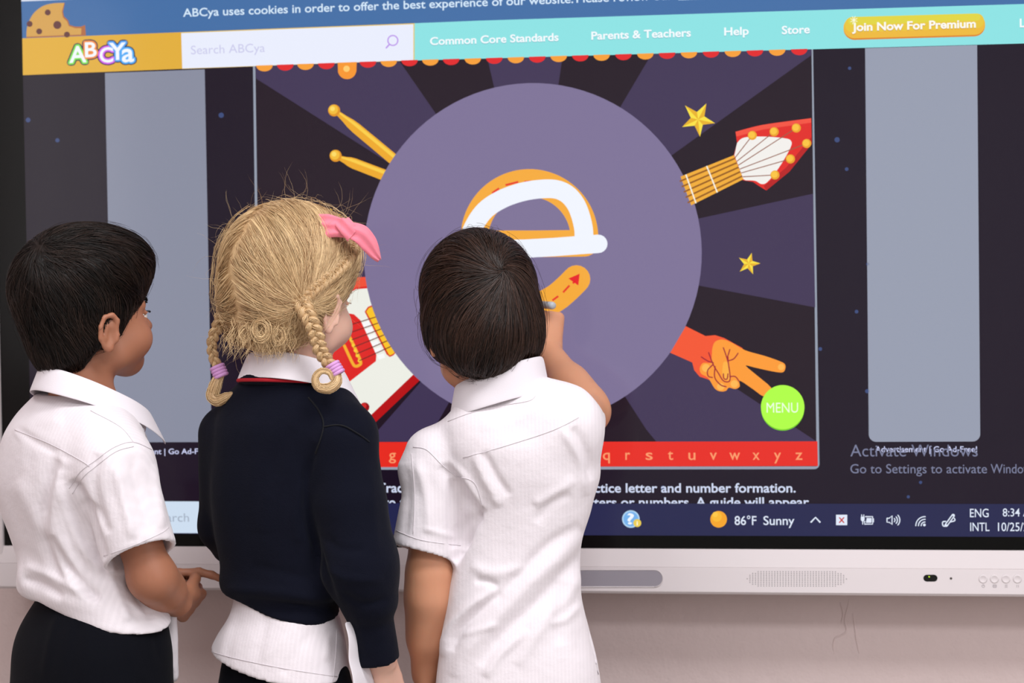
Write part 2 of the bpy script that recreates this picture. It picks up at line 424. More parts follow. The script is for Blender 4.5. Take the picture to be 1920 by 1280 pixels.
# bottom bar
zt, zs_, zb = BZ, ZC-0.4772, ZC-0.5174
prism_x('bottom_bar', [(0.02, zt), (-0.0035, zt), (-0.0085, zs_+0.0006), (-0.0078, zs_), (-0.0092, zs_-0.0006), (-0.0115, zb+0.004), (-0.008, zb), (0.06, zb)], OX0, OX1, WHITE, disp)
bar = bpy.data.objects['bottom_bar']
YB = -0.0115
def barpt(px, py):                           # a point on the bar's front face
    z = at(px, py, -0.010)[2]; t = np.clip((zs_-z)/(zs_-zb), 0, 1); return at(px, py, -0.0092 - 0.0023*t)
def pill(name, p0, p1, h, m, parent, y_off=-0.0004, depth=0.0, seg=16):
    a, b = np.array(p0), np.array(p1); V = []
    for c, s0 in ((b, -90), (a, 90)):
        for j in range(seg+1):
            t = math.radians(s0+180*j/seg); V.append((c[0]+h*math.cos(t), c[1], c[2]+h*math.sin(t)))
    n = len(V); Vf = [(x, y+y_off, z) for x, y, z in V]
    if not depth: return mesh_obj(name, Vf, [tuple(range(n))], m, parent, False)
    Vb = [(x, y+depth, z) for x, y, z in V]
    return mesh_obj(name, Vf+Vb, [tuple(range(n))]+[((i+1) % n, i, n+i, n+(i+1) % n) for i in range(n)], m, parent, False)
h = mpp(0)*16
# pen tray: flat slot with a lip, the recess shade painted as darker grey
a, b = barpt(840, 1084), barpt(1227, 1083.5)
pocket = mat('pen_tray_grey', (178, 170, 178), 0.5)
V = []; F = []; prof = [(1.0, -0.0006), (0.93, -0.0002), (0.9, 0.004), (0.8, 0.0085), (0.5, 0.0105), (0.0, 0.011)]
def ring(sc, dy, seg=14):
    out = []
    for c, s0 in ((b, -90), (a, 90)):
        for j in range(seg+1):
            t = math.radians(s0+180*j/seg); out.append((c[0]+h*sc*math.cos(t), c[1]+dy, c[2]+h*sc*math.sin(t)))
    return out
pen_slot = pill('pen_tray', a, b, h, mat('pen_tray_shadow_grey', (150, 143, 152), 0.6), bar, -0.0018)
rim = ring(1.0, -0.0018)
tubes('tray_lip', [(rim+[rim[0]], 0.0007)], WHITE, pen_slot, 6)
# speaker: dot pattern in one mesh
V = []; F = []
for r in range(9):
    for c in range(37):
        px = 1401 + c*(186/36); py = 1071.5 + r*3.35
        u = abs(c-18)/18; lim = 1-0.012*(r-4)**2
        if u > lim: continue
        p = barpt(px, py + (px-1494)*0.002); o = len(V)
        for j in range(6):
            t = j*math.pi/3; V.append((p[0]+0.00078*math.cos(t), p[1]-0.0003, p[2]+0.00078*math.sin(t)))
        F.append(tuple(range(o, o+6)))
mesh_obj('speaker_grille', V, F, mat('grille_hole', (112, 104, 108), 0.7), bar, False)
irw = pill('sensor_window', barpt(1738, 1083.5), barpt(1751, 1083.5), 0.0052, mat('sensor_black', (8, 9, 8), 0.15), bar)
led = mat('green_indicator', (90, 120, 10), 0.4)
led.node_tree.nodes['Principled BSDF'].inputs['Emission Color'].default_value = (*lin((190, 230, 40)), 1); led.node_tree.nodes['Principled BSDF'].inputs['Emission Strength'].default_value = 1
pl = barpt(1742, 1081.5); pill('indicator_light', pl+[0, -.0006, .0006], pl+[0.0001, -.0006, .0006], 0.0011, led, irw)
pl = barpt(1783, 1084); pill('microphone_hole', pl, pl+[.0001, 0, 0], 0.0018, mat('mic_hole', (70, 62, 60), 0.6), bar)
IC = mat('button_print', (170, 160, 164), 0.6)
for k, px in enumerate((1843, 1864.5, 1886, 1907.5, 1929, 1950)):
    p = barpt(px, 1085); V, F = [], []
    prof = [(0.0062, 0.0), (0.0062, 0.0010), (0.0052, 0.0016), (0.0046, 0.0012), (0.0, 0.0010)]
    n = 20
    for r, d in prof[:-1]:
        for j in range(n): t = 2*math.pi*j/n; V.append((p[0]+r*math.cos(t), p[1]-d, p[2]+r*math.sin(t)))
    for i in range(3):
        for j in range(n): F.append((i*n+j, i*n+(j+1) % n, (i+1)*n+(j+1) % n, (i+1)*n+j))
    F.append(tuple(3*n+j for j in range(n)))
    bt = mesh_obj('button', V, F, WHITE, bar)
    q = barpt(px+0.5, 1098.5); V, F = [], []
    def dash(x0, z0, x1, z1, w=0.0004):
        o = len(V); d = np.array([x1-x0, z1-z0]); nn = np.array([-d[1], d[0]])/(np.linalg.norm(d)+1e-9)*w
        for x, z in ((x0-nn[0], z0-nn[1]), (x1-nn[0], z1-nn[1]), (x1+nn[0], z1+nn[1]), (x0+nn[0], z0+nn[1])): V.append((q[0]+x, q[1]-0.0003, q[2]+z))
        F.append((o, o+1, o+2, o+3))
    if k == 0:
        for j in range(10):
            t0, t1 = math.radians(110+j*32), math.radians(142+j*32); dash(.002*math.cos(t0), .002*math.sin(t0), .002*math.cos(t1), .002*math.sin(t1))
        dash(0, .0005, 0, .0026)
    elif k == 1:
        for s in ((-.0022, -.0018, .0022, -.0018), (-.0022, .0018, .0022, .0018), (-.0022, -.0018, -.0022, .0018), (.0022, -.0018, .0022, .0018), (-.001, 0, .001, 0)): dash(*s, w=0.0005)
    elif k == 2:
        for zz in (-.0018, 0, .0018): dash(-.002, zz, .002, zz)
    else:
        dash(-.0012, -.002, -.0012, .002); dash(.0012, -.002, .0012, .002)
    mesh_obj('icon', V, F, IC, bt, False)

# ------------------------------------------------------------------ the picture on the screen
scr = mesh_obj('screen', [(XL, -0.0004, ZB), (XR, -0.0004, ZB), (XR, -0.0004, ZT), (XL, -0.0004, ZT)], [(0, 1, 2, 3)], lit((32, 24, 37)), disp, False)
LY = 0.00012
class Art:
    """flat picture element of the display, one mesh with several colours"""
    def __init__(s, name, layer): s.name, s.layer, s.V, s.F, s.m, s.fm = name, layer, [], [], [], []; s.sub = 0
    def _mi(s, rgb):
        m = lit(rgb)
        if m not in s.m: s.m.append(m)
        return s.m.index(m)
    def _pt(s, p): q = at(p[0], p[1], 0); return np.array([min(max(q[0], XL), XR), -0.0004-LY*(s.layer+s.sub), min(max(q[2], ZB), ZT)])
    def poly(s, pts, rgb, up=0.0):
        """filled outline given in photo pixels"""
        s.sub += up; P = [s._pt(p) for p in pts]; o = len(s.V); s.V += P; mi = s._mi(rgb)
        for t in tessellate_polygon([[Vector((p[0], p[2], 0)) for p in P]]): s.F.append(tuple(o+i for i in t)); s.fm.append(mi)
        return s
    def disc(s, c, r, rgb, up=0.0, n=40, ry=None):
        ry = ry or r
        return s.poly([(c[0]+r*math.cos(2*math.pi*j/n), c[1]+ry*math.sin(2*math.pi*j/n)) for j in range(n)], rgb, up)
    def stroke(s, pts, w, rgb, up=0.0, smooth=0, cap=True):
        s.sub += up
        P = catmull(pts, smooth) if smooth else np.array(pts, float)
        w = np.broadcast_to(np.asarray(w, float), (len(P),))/2; n = len(P)
        T = np.gradient(P, axis=0); T /= np.linalg.norm(T, axis=1)[:, None]+1e-9; N = np.stack([-T[:, 1], T[:, 0]], 1)
        L = [P[i]+N[i]*w[i] for i in range(n)]; R = [P[i]-N[i]*w[i] for i in range(n)]; o = len(s.V); mi = s._mi(rgb)
        s.V += [s._pt(p) for p in L]+[s._pt(p) for p in R]
        for i in range(n-1): s.F.append((o+i, o+i+1, o+n+i+1, o+n+i)); s.fm.append(mi)
        if cap:
            for c, r in ((P[0], w[0]), (P[-1], w[-1])): s.sub += 0.04; s.disc(c, r, rgb, n=20)
        return s
    def text(s, body, p0, p1, cap, rgb, bold=0.0, up=0.0, rot=None):
        s.sub += up
        cu = bpy.data.curves.new('t', 'FONT'); cu.body = body; cu.offset = bold; cu.resolution_u = 4
        to = bpy.data.objects.new('t', cu); COL.objects.link(to); dg = bpy.context.evaluated_depsgraph_get()
        me = bpy.data.meshes.new_from_object(to.evaluated_get(dg)); bpy.data.objects.remove(to); bpy.data.curves.remove(cu)
        co = np.array([v.co[:] for v in me.vertices]); x0, x1 = co[:, 0].min(), co[:, 0].max()
        CAPH = 0.69
        A, B = at(*p0), at(*p1); ux = (B-A)/(x1-x0); hh = mpp(0)*cap/CAPH; uz = np.array([0, 0, 1.0])*hh
        o = len(s.V); mi = s._mi(rgb); y = -0.0004-LY*(s.layer+s.sub)
        for c in co: p = A+ux*(c[0]-x0)+uz*c[1]; s.V.append(np.array([p[0], y, p[2]]))
        for f in me.polygons: s.F.append(tuple(o+i for i in f.vertices)); s.fm.append(mi)
        bpy.data.meshes.remove(me); return s
    def done(s, label=None):
        V = np.array(s.V); out = []
        for f in s.F:                                   # faces look into the room (-Y)
            a, b, c = V[f[0]], V[f[1]], V[f[2]]; n = np.cross(b-a, c-a)
            out.append(f if n[1] < 0 else tuple(reversed(f)))
        o = mesh_obj(s.name, V, out, s.m, scr, False, s.fm)
        if label: o['label'] = label
        return o
def arc(c, r, a0, a1, n=16, ry=None):
    ry = ry or r
    return [(c[0]+r*math.cos(math.radians(a0+(a1-a0)*j/n)), c[1]+ry*math.sin(math.radians(a0+(a1-a0)*j/n))) for j in range(n+1)]
def pl_(x, z): x_, y_ = proj(np.array([x, 0, ZC+z])); return (float(x_), float(y_))      # picture-plane metres -> photo pixels
def rrect(x0, y0, x1, y1, r, ends=(1, 1, 1, 1)):
    out = []
    for (cx, cy, a), e in zip(((x1-r, y0+r, -90), (x1-r, y1-r, 0), (x0+r, y1-r, 90), (x0+r, y0+r, 180)), ends):
        if e: out += arc((cx, cy), r, a, a+90, 6)
        else: out.append((cx+(r if a in (-90, 0) else -r), cy+(r if a in (0, 90) else -r)))
    return out
H1 = lambda x: np.interp(x, [42, 340, 776, 900, 1400, 1920, 2060], [72, 60.5, 43.7, 38.8, 23, 7.6, 3.5])
H2 = lambda x: np.interp(x, [42, 340, 776, 900, 1400, 1920, 2060], [141, 129, 113.5, 110.2, 95.8, 81.5, 77.6])
def xedge(z, X): return pl_(X, z)
XLP = lambda y: 38.7+0.0225*y
# browser top (above the photo), banner, navigation bar
a = Art('browser_toolbar', 1); a.poly([(38.5, 3), (400, -12), (1000, -34), (2040, -64), pl_(XR, .47), pl_(XL, .47)], (214, 222, 236)); a.done()
xs = [42, 340, 776, 900, 1400, 1920, 2040]
a = Art('cookie_banner', 1); a.poly([(38.5, 3), (400, -12), (1000, -34), (2040, -64)]+[(x, H1(x)) for x in xs[::-1]], (70, 112, 166))
a.text('ABCya uses cookies in order to offer the best experience of our website.', (343.5, 31.5), (1075, 5.5), 15.5, (214, 234, 252), 0.012, 1)
a.text('Please review our', (1081, 5), (1262, -1), 15.5, (214, 234, 252), 0.012); a.poly([(1272, -1.5), (1372, -4.5), (1372, -3), (1272, 0.5)], (214, 234, 252)); a.done()
a = Art('cookie_icon', 4)
a.poly(catmull([(50, 71), (51.5, 50), (62, 27), (80, 12), (100, 6.5), (122, 5.5)], 6).tolist()+[(118.5, 22), (120.5, 31), (128, 38), (131, 47), (142, 50), (152, 50), (160, 47), (161.5, 66.8)], (178, 108, 66))
a.poly(catmull([(50, 69), (51.5, 50), (62, 27), (80, 12), (100, 6.5), (121, 5.5)], 6).tolist()+[(116.5, 22), (118.5, 33), (126, 40), (129.5, 49), (142, 53), (153, 53), (152.5, 65)], (214, 163, 84), 1)
for x, y, r in ((56, 45, 5.5), (90, 23.5, 5.5), (74, 59, 5.5), (108, 47, 7.5), (126, 65, 5.5)): a.disc((x, y), r, (104, 62, 60), 0.2)
a.done('half-eaten chocolate chip cookie icon')
a = Art('logo_bar', 2); a.poly([(42, 72), (340, 60.5), (342, 129), (43, 141)], (226, 175, 62)); a.done()
def logo(name='site_logo'):
    a = Art(name, 5)
    L = [('A', (130.5, 117.5), (163, 116), 31, (140, 226, 96)), ('B', (160, 107), (182, 106), 28, (244, 150, 84)), ('C', (187.5, 117), (213, 116), 28, (214, 112, 236)), ('Y', (205, 112), (237, 111), 32, (96, 168, 244)), ('a', (229, 116), (252, 115), 36, (92, 176, 246))]
    def ringed(r, col, up):
        a.sub += up
        for ch, p0, p1, cap, c in L:
            a.sub += .05
            for q in range(12):
                dx, dy = r*math.cos(q*math.pi/6), r*math.sin(q*math.pi/6)
                a.text(ch, (p0[0]+dx, p0[1]+dy), (p1[0]+dx, p1[1]+dy), cap, col or c, .02)
    ringed(5.2, (58, 56, 92), .1); ringed(3.2, None, .6); a.sub += .5
    for ch, p0, p1, cap, c in L: a.text(ch, p0, p1, cap, (244, 248, 255), .02)
    a.done('cartoon lettering in rainbow outlines')
logo()
a = Art('search_box', 2); a.poly([(340, 60.5), (777.5, 43.6), (777.5, 113.5), (342, 129.3)], (232, 196, 90)); a.poly([(340, 62.2), (775.3, 45.5), (775.3, 113), (342, 128.6)], (234, 238, 253), 1)
a.text('Search ABCya', (358.5, 102), (497, 97.3), 16.5, (204, 204, 236), 0.0, 1)
a.stroke(arc((736.8, 76), 9.3, 0, 360, 28), 2.4, (190, 152, 236), 0.5, cap=False); a.stroke([(730.5, 83), (724.5, 89.8)], 2.8, (190, 152, 236)); a.done()
a = Art('navigation_bar', 2); a.poly([(776.5, 43.7), (900, 38.8), (1400, 23), (1920, 7.6), (2040, 4)]+[(x, H2(x)) for x in (2040, 1920, 1400, 900, 776.5)], (142, 227, 228))
for sh, c in ((1.3, (120, 190, 200)), (0, (246, 252, 255))):
    for t, p0, p1, cp in (('Common Core Standards', (806.5, 84.3), (1047.5, 76.3), 14.2), ('Parents & Teachers', (1109, 74.3), (1295.5, 68.3), 14.5), ('Help', (1358, 66.5), (1404, 64.8), 14.3), ('Store', (1466, 64), (1518.5, 62), 14.5), ('Login', (1912, 51), (1962, 49.5), 15)):
        a.text(t, (p0[0], p0[1]+sh), (p1[0], p1[1]+sh), cp, c, 0.022, 0.12)
a.done()
a = Art('premium_button', 6)
def pill_px(y0l, y0r, y1l, y1r, x0, x1):
    out = []
    for cx, yt, yb, s0 in ((x1, y0r, y1r, -90), (x0, y0l, y1l, 90)):
        r = (yb-yt)/2; cx2 = cx-r if s0 < 0 else cx+r
        out += arc((cx2, (yt+yb)/2), r, s0, s0+180, 14)
    return out
a.poly(pill_px(34, 27, 75, 68.5, 1581.5, 1847), (222, 134, 48)); a.poly(pill_px(32, 25.5, 72, 65.5, 1581.5, 1847), (238, 186, 62), 0.5)
a.poly(pill_px(32, 25.5, 61, 53, 1584, 1845), (233, 200, 64), 0.3); a.poly(pill_px(32, 25.5, 47, 39, 1590, 1838), (226, 214, 68), 0.3)
a.text('Join Now For Premium', (1597.5, 59.8), (1829.5, 53), 14.3, (206, 150, 60), 0.03, 0.4); a.text('Join Now For Premium', (1597.5, 58.3), (1829.5, 51.6), 14.3, (252, 250, 242), 0.03, 0.4)
for q in range(4):
    t = math.radians(20+45*q); a.stroke([(1601-7*math.cos(t), 38-8*math.sin(t)), (1601+7*math.cos(t), 38+8*math.sin(t))], 1.3, (250, 250, 220), 0.05, cap=False)
a.done()
# page background specks, advertising columns
for x, y, r in ((415, 216, 5), (53, 225, 4.5), (108, 263, 4), (1593, 128, 3.2), (1569.5, 262, 5), (1587.5, 317, 3.5), (1538, 654, 3.5), (1606, 584, 3.5), (1627, 495, 3), (1626, 733, 4), (1703, 931, 3), (1726, 904, 3), (1243, 914, 4)):
    a = Art('speck_dot', 2); a.disc((x, y), r, (62, 78, 124), n=14); a.done()
def adcol(tl, tr, yb, c):
    zt_ = at(*tl)[2]; xl, xr = at(*tl)[0], at(*tr)[0]; zb_ = at(tl[0]+10, yb)[2]; r = 0.011
    P = [(xl, at(*tl)[2]), (xr, at(*tr)[2])]
    pts = [pl_(x, z-ZC) for x, z in P]
    pts += [pl_(xr-r+r*math.cos(t), zb_+r-ZC+r*math.sin(t)) for t in np.linspace(0, -math.pi/2, 7)] + [pl_(xl+r+r*math.cos(t), zb_+r-ZC+r*math.sin(t)) for t in np.linspace(-math.pi/2, -math.pi, 7)]
    a = Art('advert_panel', 2); a.poly(pts, c); a.done()
adcol((197, 137), (384, 130), 829, (138, 142, 160)); adcol((1622, 90.5), (1832, 84.5), 828, (152, 158, 176))
a = Art('advert_caption', 3); a.text('Advertisement | Go Ad-Free!', (208, 851.5), (397, 850.5), 10.5, (206, 210, 244), 0.012); a.done()
a = Art('advert_caption', 3); a.text('Advertisement | Go Ad-Free!', (1641, 847), (1832, 847), 10.5, (206, 210, 244), 0.012); a.done()
# game panel
gx0, gx1 = at(479, 300)[0], at(1527, 460)[0]; gz0 = at(1500, 874)[2]-ZC
G = lambda x, z: pl_(x, z)
a = Art('game_panel', 2)
b_ = 0.0042
bl, br = [G(gx0-b_+.008-.008*math.cos(t), gz0-b_+.008-.008*math.sin(t)) for t in np.linspace(0, math.pi/2, 6)], [G(gx1+b_-.008+.008*math.sin(t), gz0-b_+.008-.008*math.cos(t)) for t in np.linspace(0, math.pi/2, 6)]
a.poly([(474.5, H2(474)), *bl, *br, (1524.5, H2(1524))], (150, 158, 174))
a.poly([(479, H2(479)), G(gx0, gz0), G(gx1, gz0), (1521.5, H2(1521))], (38, 27, 37), 0.5)
RC_ = (1000, 477)
def ray_poly(p, q, *mid): a.poly([RC_, p, *mid, q], (67, 56, 86), 0.02)
ray_poly((480, 147), (749, H2(749)), (478.5, H2(479)))
ray_poly((914, H2(914)), (1055, H2(1055)))
ray_poly((1222, H2(1222)), (1522, 103), (1521.5, H2(1521)))
ray_poly((1524.5, 363), (1528.5, 576)); ray_poly((1532, 828), (1212, 805), (1231, 828))
ray_poly((800, 828), (690, 828)); ray_poly((482, 420), (485, 610))
a.done()
a = Art('tracing_disc', 6)
c0 = np.array([0.0, 0.0]); a.poly([pl_(0.26*math.cos(t), 0.26*math.sin(t)) for t in np.linspace(0, 2*math.pi, 97)[:-1]], (127, 116, 152)); a.done('mauve circle around the letter')
a = Art('bunting', 4)
sx = [496, 535, 573, 612, 651, 690, 729, 768, 807, 846, 886.6, 926.8, 967.3, 1007.3, 1047.6, 1088, 1128, 1169, 1210, 1250.7, 1291.7, 1333, 1374, 1415.5, 1457, 1498.5]
for i, x in enumerate(sx):
    y = H2(x)-1; c = (247, 160, 58) if i % 2 == 0 else (226, 44, 46)
    if i == 4: a.poly([(633.5, H2(633)-1), (634, 133), *arc((651, 131), 17.5, 165, 15, 12), (668.5, 133), (669, H2(669)-1)], (247, 152, 50)); a.disc((650, 129), 6, (255, 205, 112), 0.3, 16)
    else: a.poly([(x-15.5, y+(.5)), *arc((x, y), 15.5, 178, 2, 12, 11.5), (x+15.5, y-.5)], c)
a.done('red and orange scallops')
def stick(c, q0, q1, L1, R1, name='drumstick'):
    a = Art(name, 4); c = np.array(c, float); q0 = np.array(q0, float); q1 = np.array(q1, float); d = nrm(q1-q0); n = np.array([-d[1], d[0]]); L = np.linalg.norm(q1-q0)
    ws = [(0, 4.5), (0.12, 6.5), (0.22, 9), (0.32, 10), (1.15, 10.5)]
    a.poly([q0+d*L*t+n*w for t, w in ws]+[q0+d*L*t-n*w for t, w in ws[::-1]], (238, 170, 44)); a.poly([q0+d*L*t-n*w*.15 for t, w in ws]+[q0+d*L*t-n*w*.75 for t, w in ws[::-1]], (250, 206, 74), 0.3)
    a.disc(c, 11.3, (226, 150, 36), 0.3, 24); a.disc(c+[-1.5, -1.5], 8.8, (244, 190, 58), 0.3, 24); a.disc(c+[-3, -3], 4.5, (252, 220, 104), 0.3, 18); a.done()
stick((626.7, 207), (635, 213), (736, 297), 0, 0); stick((629.6, 292), (638, 296.5), (720, 328), 0, 0)
def star(c, tips, name='star_icon'):
    a = Art(name, 4); c = np.array(c, float); T = np.array(tips, float); n = 5
    I = [c+(((T[i]+T[(i+1) % n])/2)-c)*0.50 for i in range(n)]
    for i in range(n):
        a.poly([c, T[i], I[i]], (232, 178, 44)); a.poly([c, I[i-1], T[i]], (250, 226, 70))
    a.done()
star((1309, 224), [(1324.6, 194), (1340.7, 231), (1312.5, 256.5), (1279, 238), (1284.4, 197.7)])
star((1404, 494), [(1409.6, 474), (1425.8, 493.7), (1412, 514), (1387, 509), (1385.6, 483)])
star((624, 404), [(620, 390), (640, 402), (630, 420), (608, 415), (607, 397)])
# guitar neck and head
a = Art('guitar_head', 4)
a.poly(catmull([(1379, 247), (1430, 234), (1521, 221.5)], 6).tolist()+[(1522, 270), (1480, 322), (1437, 357), (1425, 350), (1412, 341), (1393, 338), (1376, 291), (1382, 268)], (226, 46, 40))
a.poly([(1379, 247), (1430, 234), (1521, 221.5), (1521, 230), (1430, 243), (1381, 256)], (242, 84, 66), .2); a.poly([(1522, 270), (1480, 322), (1437, 357), (1432, 349), (1474, 314), (1522, 256)], (186, 34, 34), .1)
a.poly(catmull([(1382, 268), (1395, 258), (1430, 256), (1470, 259), (1483, 264), (1482, 277), (1462, 312), (1440, 340), (1428, 345), (1416, 339), (1398, 338)], 5).tolist()+[(1394, 336), (1377, 291)], (243, 240, 236), .2)
pegs = [(1410.6, 254), (1451.5, 247), (1493, 240), (1512.5, 269), (1482, 298), (1453, 328)]
for i, p in enumerate(pegs):
    t = (i+.5)/6; a.stroke([(1377+17*t, 292+43*t), p], 1.7, (150, 92, 70), .05, cap=False)
for p in pegs: a.disc(p, 8.6, (236, 164, 44), .1, 20); a.disc((p[0]-1, p[1]-1), 6.3, (250, 196, 66), .1, 18)
a.poly([(1276, 331), (1376, 291), (1394, 336), (1296, 385)], (240, 172, 56), .2)
for i in range(5): t = (i+.7)/5.4; a.stroke([(1272+20*t, 333+54*t), (1376+18*t, 291+45*t)], 3, (150, 92, 30), .03, cap=False)
for p, q in (((1325, 311), (1345, 361)), ((1286, 327), (1305, 381))): a.stroke([p, q], 2.6, (246, 240, 222), .05, cap=False)
a.done('red guitar headstock')
a = Art('guitar_body', 4)
a.poly([(600, 560), (671, 519.5), (690, 519), (694, 545), (715, 610), (742, 664), (787, 713), (690, 805), (640, 840), (560, 800), (540, 680)], (222, 40, 38))
a.poly([(671, 519.5), (690, 519), (693, 536), (668, 539), (600, 575), (600, 560)], (240, 84, 60), .1)
a.poly([(600, 580), (668, 542), (693, 540), (705, 575), (745, 655), (775, 702), (684, 789), (640, 822), (575, 785), (560, 690)], (238, 239, 230), .3)
a.poly([(787, 713), (775, 702), (684, 789), (690, 805)], (184, 26, 28), .05)
a.poly([(610, 600), (652, 587), (664, 589), (676, 600), (706, 665), (705, 677), (656, 715), (630, 730), (600, 690)], (222, 44, 40), .2)
for k in range(6): t = k/5.5; q = np.array([679+31*t, 605+67*t]); a.poly([q, q+[12, -4], q+[15.5, 4], q+[3.5, 8]], (250, 250, 250), .01)
a.poly(rrect(0, 0, 1, 1, .2) and [(684, 584), (690, 575), (698, 572), (703, 577), (743, 660), (738, 666), (731, 669), (725, 664)], (214, 60, 38), .1)
a.poly([(687, 584), (692, 577), (698, 575), (701, 578), (740, 661), (736, 664), (731, 666), (728, 662)], (250, 196, 46), .1)
a.stroke([(646, 648), (660, 678), (666, 686), (674, 684), (676, 676), (660, 640), (656, 632)], 5.5, (246, 176, 52), .2, smooth=4)
for k in range(6): t = k/5; p = np.array([655+19*t, 628+48*t]); a.disc(p, 3.2, (250, 204, 60), .02, 10)
for k in range(6): t = k/5; a.stroke([(650+24*t, 611+65*t), (705+31*t, 594+54*t)], 1.8, (112, 44, 40), .05, cap=False)
a.disc((684, 763), 9, (150, 22, 26), .2, 24); a.disc((682, 760.5), 5.5, (206, 46, 44), .1, 18); a.done('red and white electric guitar')
# peace-sign hand
a = Art('peace_hand', 7); f = lambda *p: [(x/2.91+1200, y/2.91+460) for x, y in p]
a.poly(f((250, 440), (358, 494), (410, 489), (460, 505), (560, 560), (560, 640), (470, 740), (440, 760), (370, 730), (325, 715), (296, 680), (285, 638), (165, 585)), (244, 88, 52))
a.poly(catmull(f((395, 560), (410, 525), (450, 513), (500, 530), (575, 572), (680, 602), (765, 632), (792, 650), (790, 680), (770, 693), (700, 682), (620, 664), (577, 656), (640, 710), (715, 775), (700, 805), (672, 822), (620, 786), (545, 737), (545, 768), (520, 783), (485, 775), (470, 792), (440, 796), (408, 780), (372, 722), (335, 700), (326, 670), (345, 640), (385, 640), (392, 600)), 3, closed=True), (252, 156, 56), .3)
for c, r in ((f((770, 663))[0], 6), (f((360, 668))[0], 7.5), (f((515, 755))[0], 7), (f((440, 770))[0], 7)): a.disc(c, r, (253, 184, 84), .1, 18)
a.poly(catmull(f((455, 640), (480, 640), (487, 690), (490, 725), (470, 735), (450, 710)), 4, closed=True), (253, 178, 70), .1)
for ln in ([(375, 585), (400, 650), (430, 700), (455, 738), (485, 742), (492, 715), (482, 640), (480, 610)], [(455, 558), (470, 600), (482, 640)], [(490, 568), (478, 608)], [(535, 588), (512, 618), (484, 628)], [(335, 608), (370, 630), (400, 640)], [(455, 700), (458, 725), (475, 728), (480, 700)], [(400, 648), (370, 680), (372, 712), (395, 720)], [(410, 660), (408, 720), (440, 760), (470, 770)], [(490, 715), (520, 715), (540, 740)]): a.stroke(f(*ln), 2.2, (160, 34, 52), .04, smooth=4)
a.done('orange cartoon hand making a peace sign')
a = Art('menu_button', 11); a.disc((1467.5, 766), 40.5, (120, 206, 44), n=48, ry=41); a.disc((1467.5, 763), 40.8, (176, 254, 72), .4, 48, 41.5)
a.text('MENU', (1437.5, 773), (1496.5, 773), 18.5, (240, 255, 226), 0.0, .5); a.done('lime green round button')
a = Art('alphabet_strip', 5); a.poly([(484.5, 828.5), (800, 828.3), (1532.5, 827), (1533.5, 873.2), (485.5, 876)], (231, 48, 38))
for i, ch in enumerate('abcdefghijklmnopqrstuvwxyz'):
    x = 1498-40.1*(25-i); wd = {'i': 1.6, 'l': 1.6, 'm': 9.5, 'w': 10, 'r': 4.5, 't': 5, 'f': 5, 'j': 3.5}.get(ch, 6.6)
    a.text(ch, (x-wd, 861.5), (x+wd, 861.5), 20, (252, 156, 108), 0.008, 0.01 if i else .4)
a.done()
# the letter and the traced line
a = Art('letter_guide', 8); O = (246, 172, 62)
a.stroke([(900, 457), (1000, 457), (1092, 456)], 50, O, smooth=0)
a.stroke([(1096, 455)]+arc((993, 446), 103, -4, -180, 20)+[(888, 480), (898, 520), (925, 553), (960, 572), (1000, 577), (1038, 561), (1063, 541), (1081, 523)], 52, O, .1, smooth=3)
for p, q in (((923, 362), (936, 353)), ((948, 347), (972, 341)), ((983, 341), (996, 340)), ((1068, 535), (1056, 548)), ((1047, 555), (1036, 563)), ((1026, 569), (1012, 574))): a.stroke([p, q], 3.6, (232, 62, 48), .05, cap=False)
a.poly([(1066, 522), (1087, 513), (1084.5, 535)], (232, 44, 48), .1); a.stroke([(1079, 526), (1074, 531)], 3.6, (232, 44, 48), cap=False); a.done('orange lower-case letter e guide')
a = Art('traced_line', 12); Wt = (241, 245, 254)
a.stroke([(1122, 457), (1085, 459.5), (1040, 463), (985, 466), (940, 467)], 34.5, Wt); a.stroke([(1095, 455), (1094.5, 430), (1088, 402), (1078, 380), (1062, 363), (1040, 354.5), (1008, 355), (975, 361), (940, 374), (910, 394), (890, 422), (879, 452), (878, 490)], [35]*73, Wt, .05, smooth=6); a.done('thick white traced line')
# description text, watermark
DT = (208, 216, 240)
a = Art('description_text', 3); a.text('Tracing', (708, 922.5), (786, 922.5), 17.5, DT, .018); a.done(); a = Art('description_text', 3); a.text('practice letter and number formation.', (1080, 922.8), (1492, 922.6), 17, DT, .018); a.done(); a = Art('description_text', 3)
a.text('to', (721, 949.5), (742, 949.5), 17.5, DT, .018); a.text('t', (750, 949.5), (757, 949.5), 17.5, DT, .018); a.done(); a = Art('description_text', 3); a.text('letters or numbers. A guide will appear', (1088, 949.5), (1517, 949), 17, DT, .018); a.done()
WM = (124, 128, 156)
a = Art('activation_notice', 5); a.text('Activate Windows', (1594.5, 855.3), (1833, 855.3), 22, WM, -0.004); a.text('Go to Settings to activate', (1594.5, 886.8), (1850.5, 886.8), 17, WM); a.text('Windows.', (1857.5, 886.8), (1947, 886.8), 17, WM); a.done()
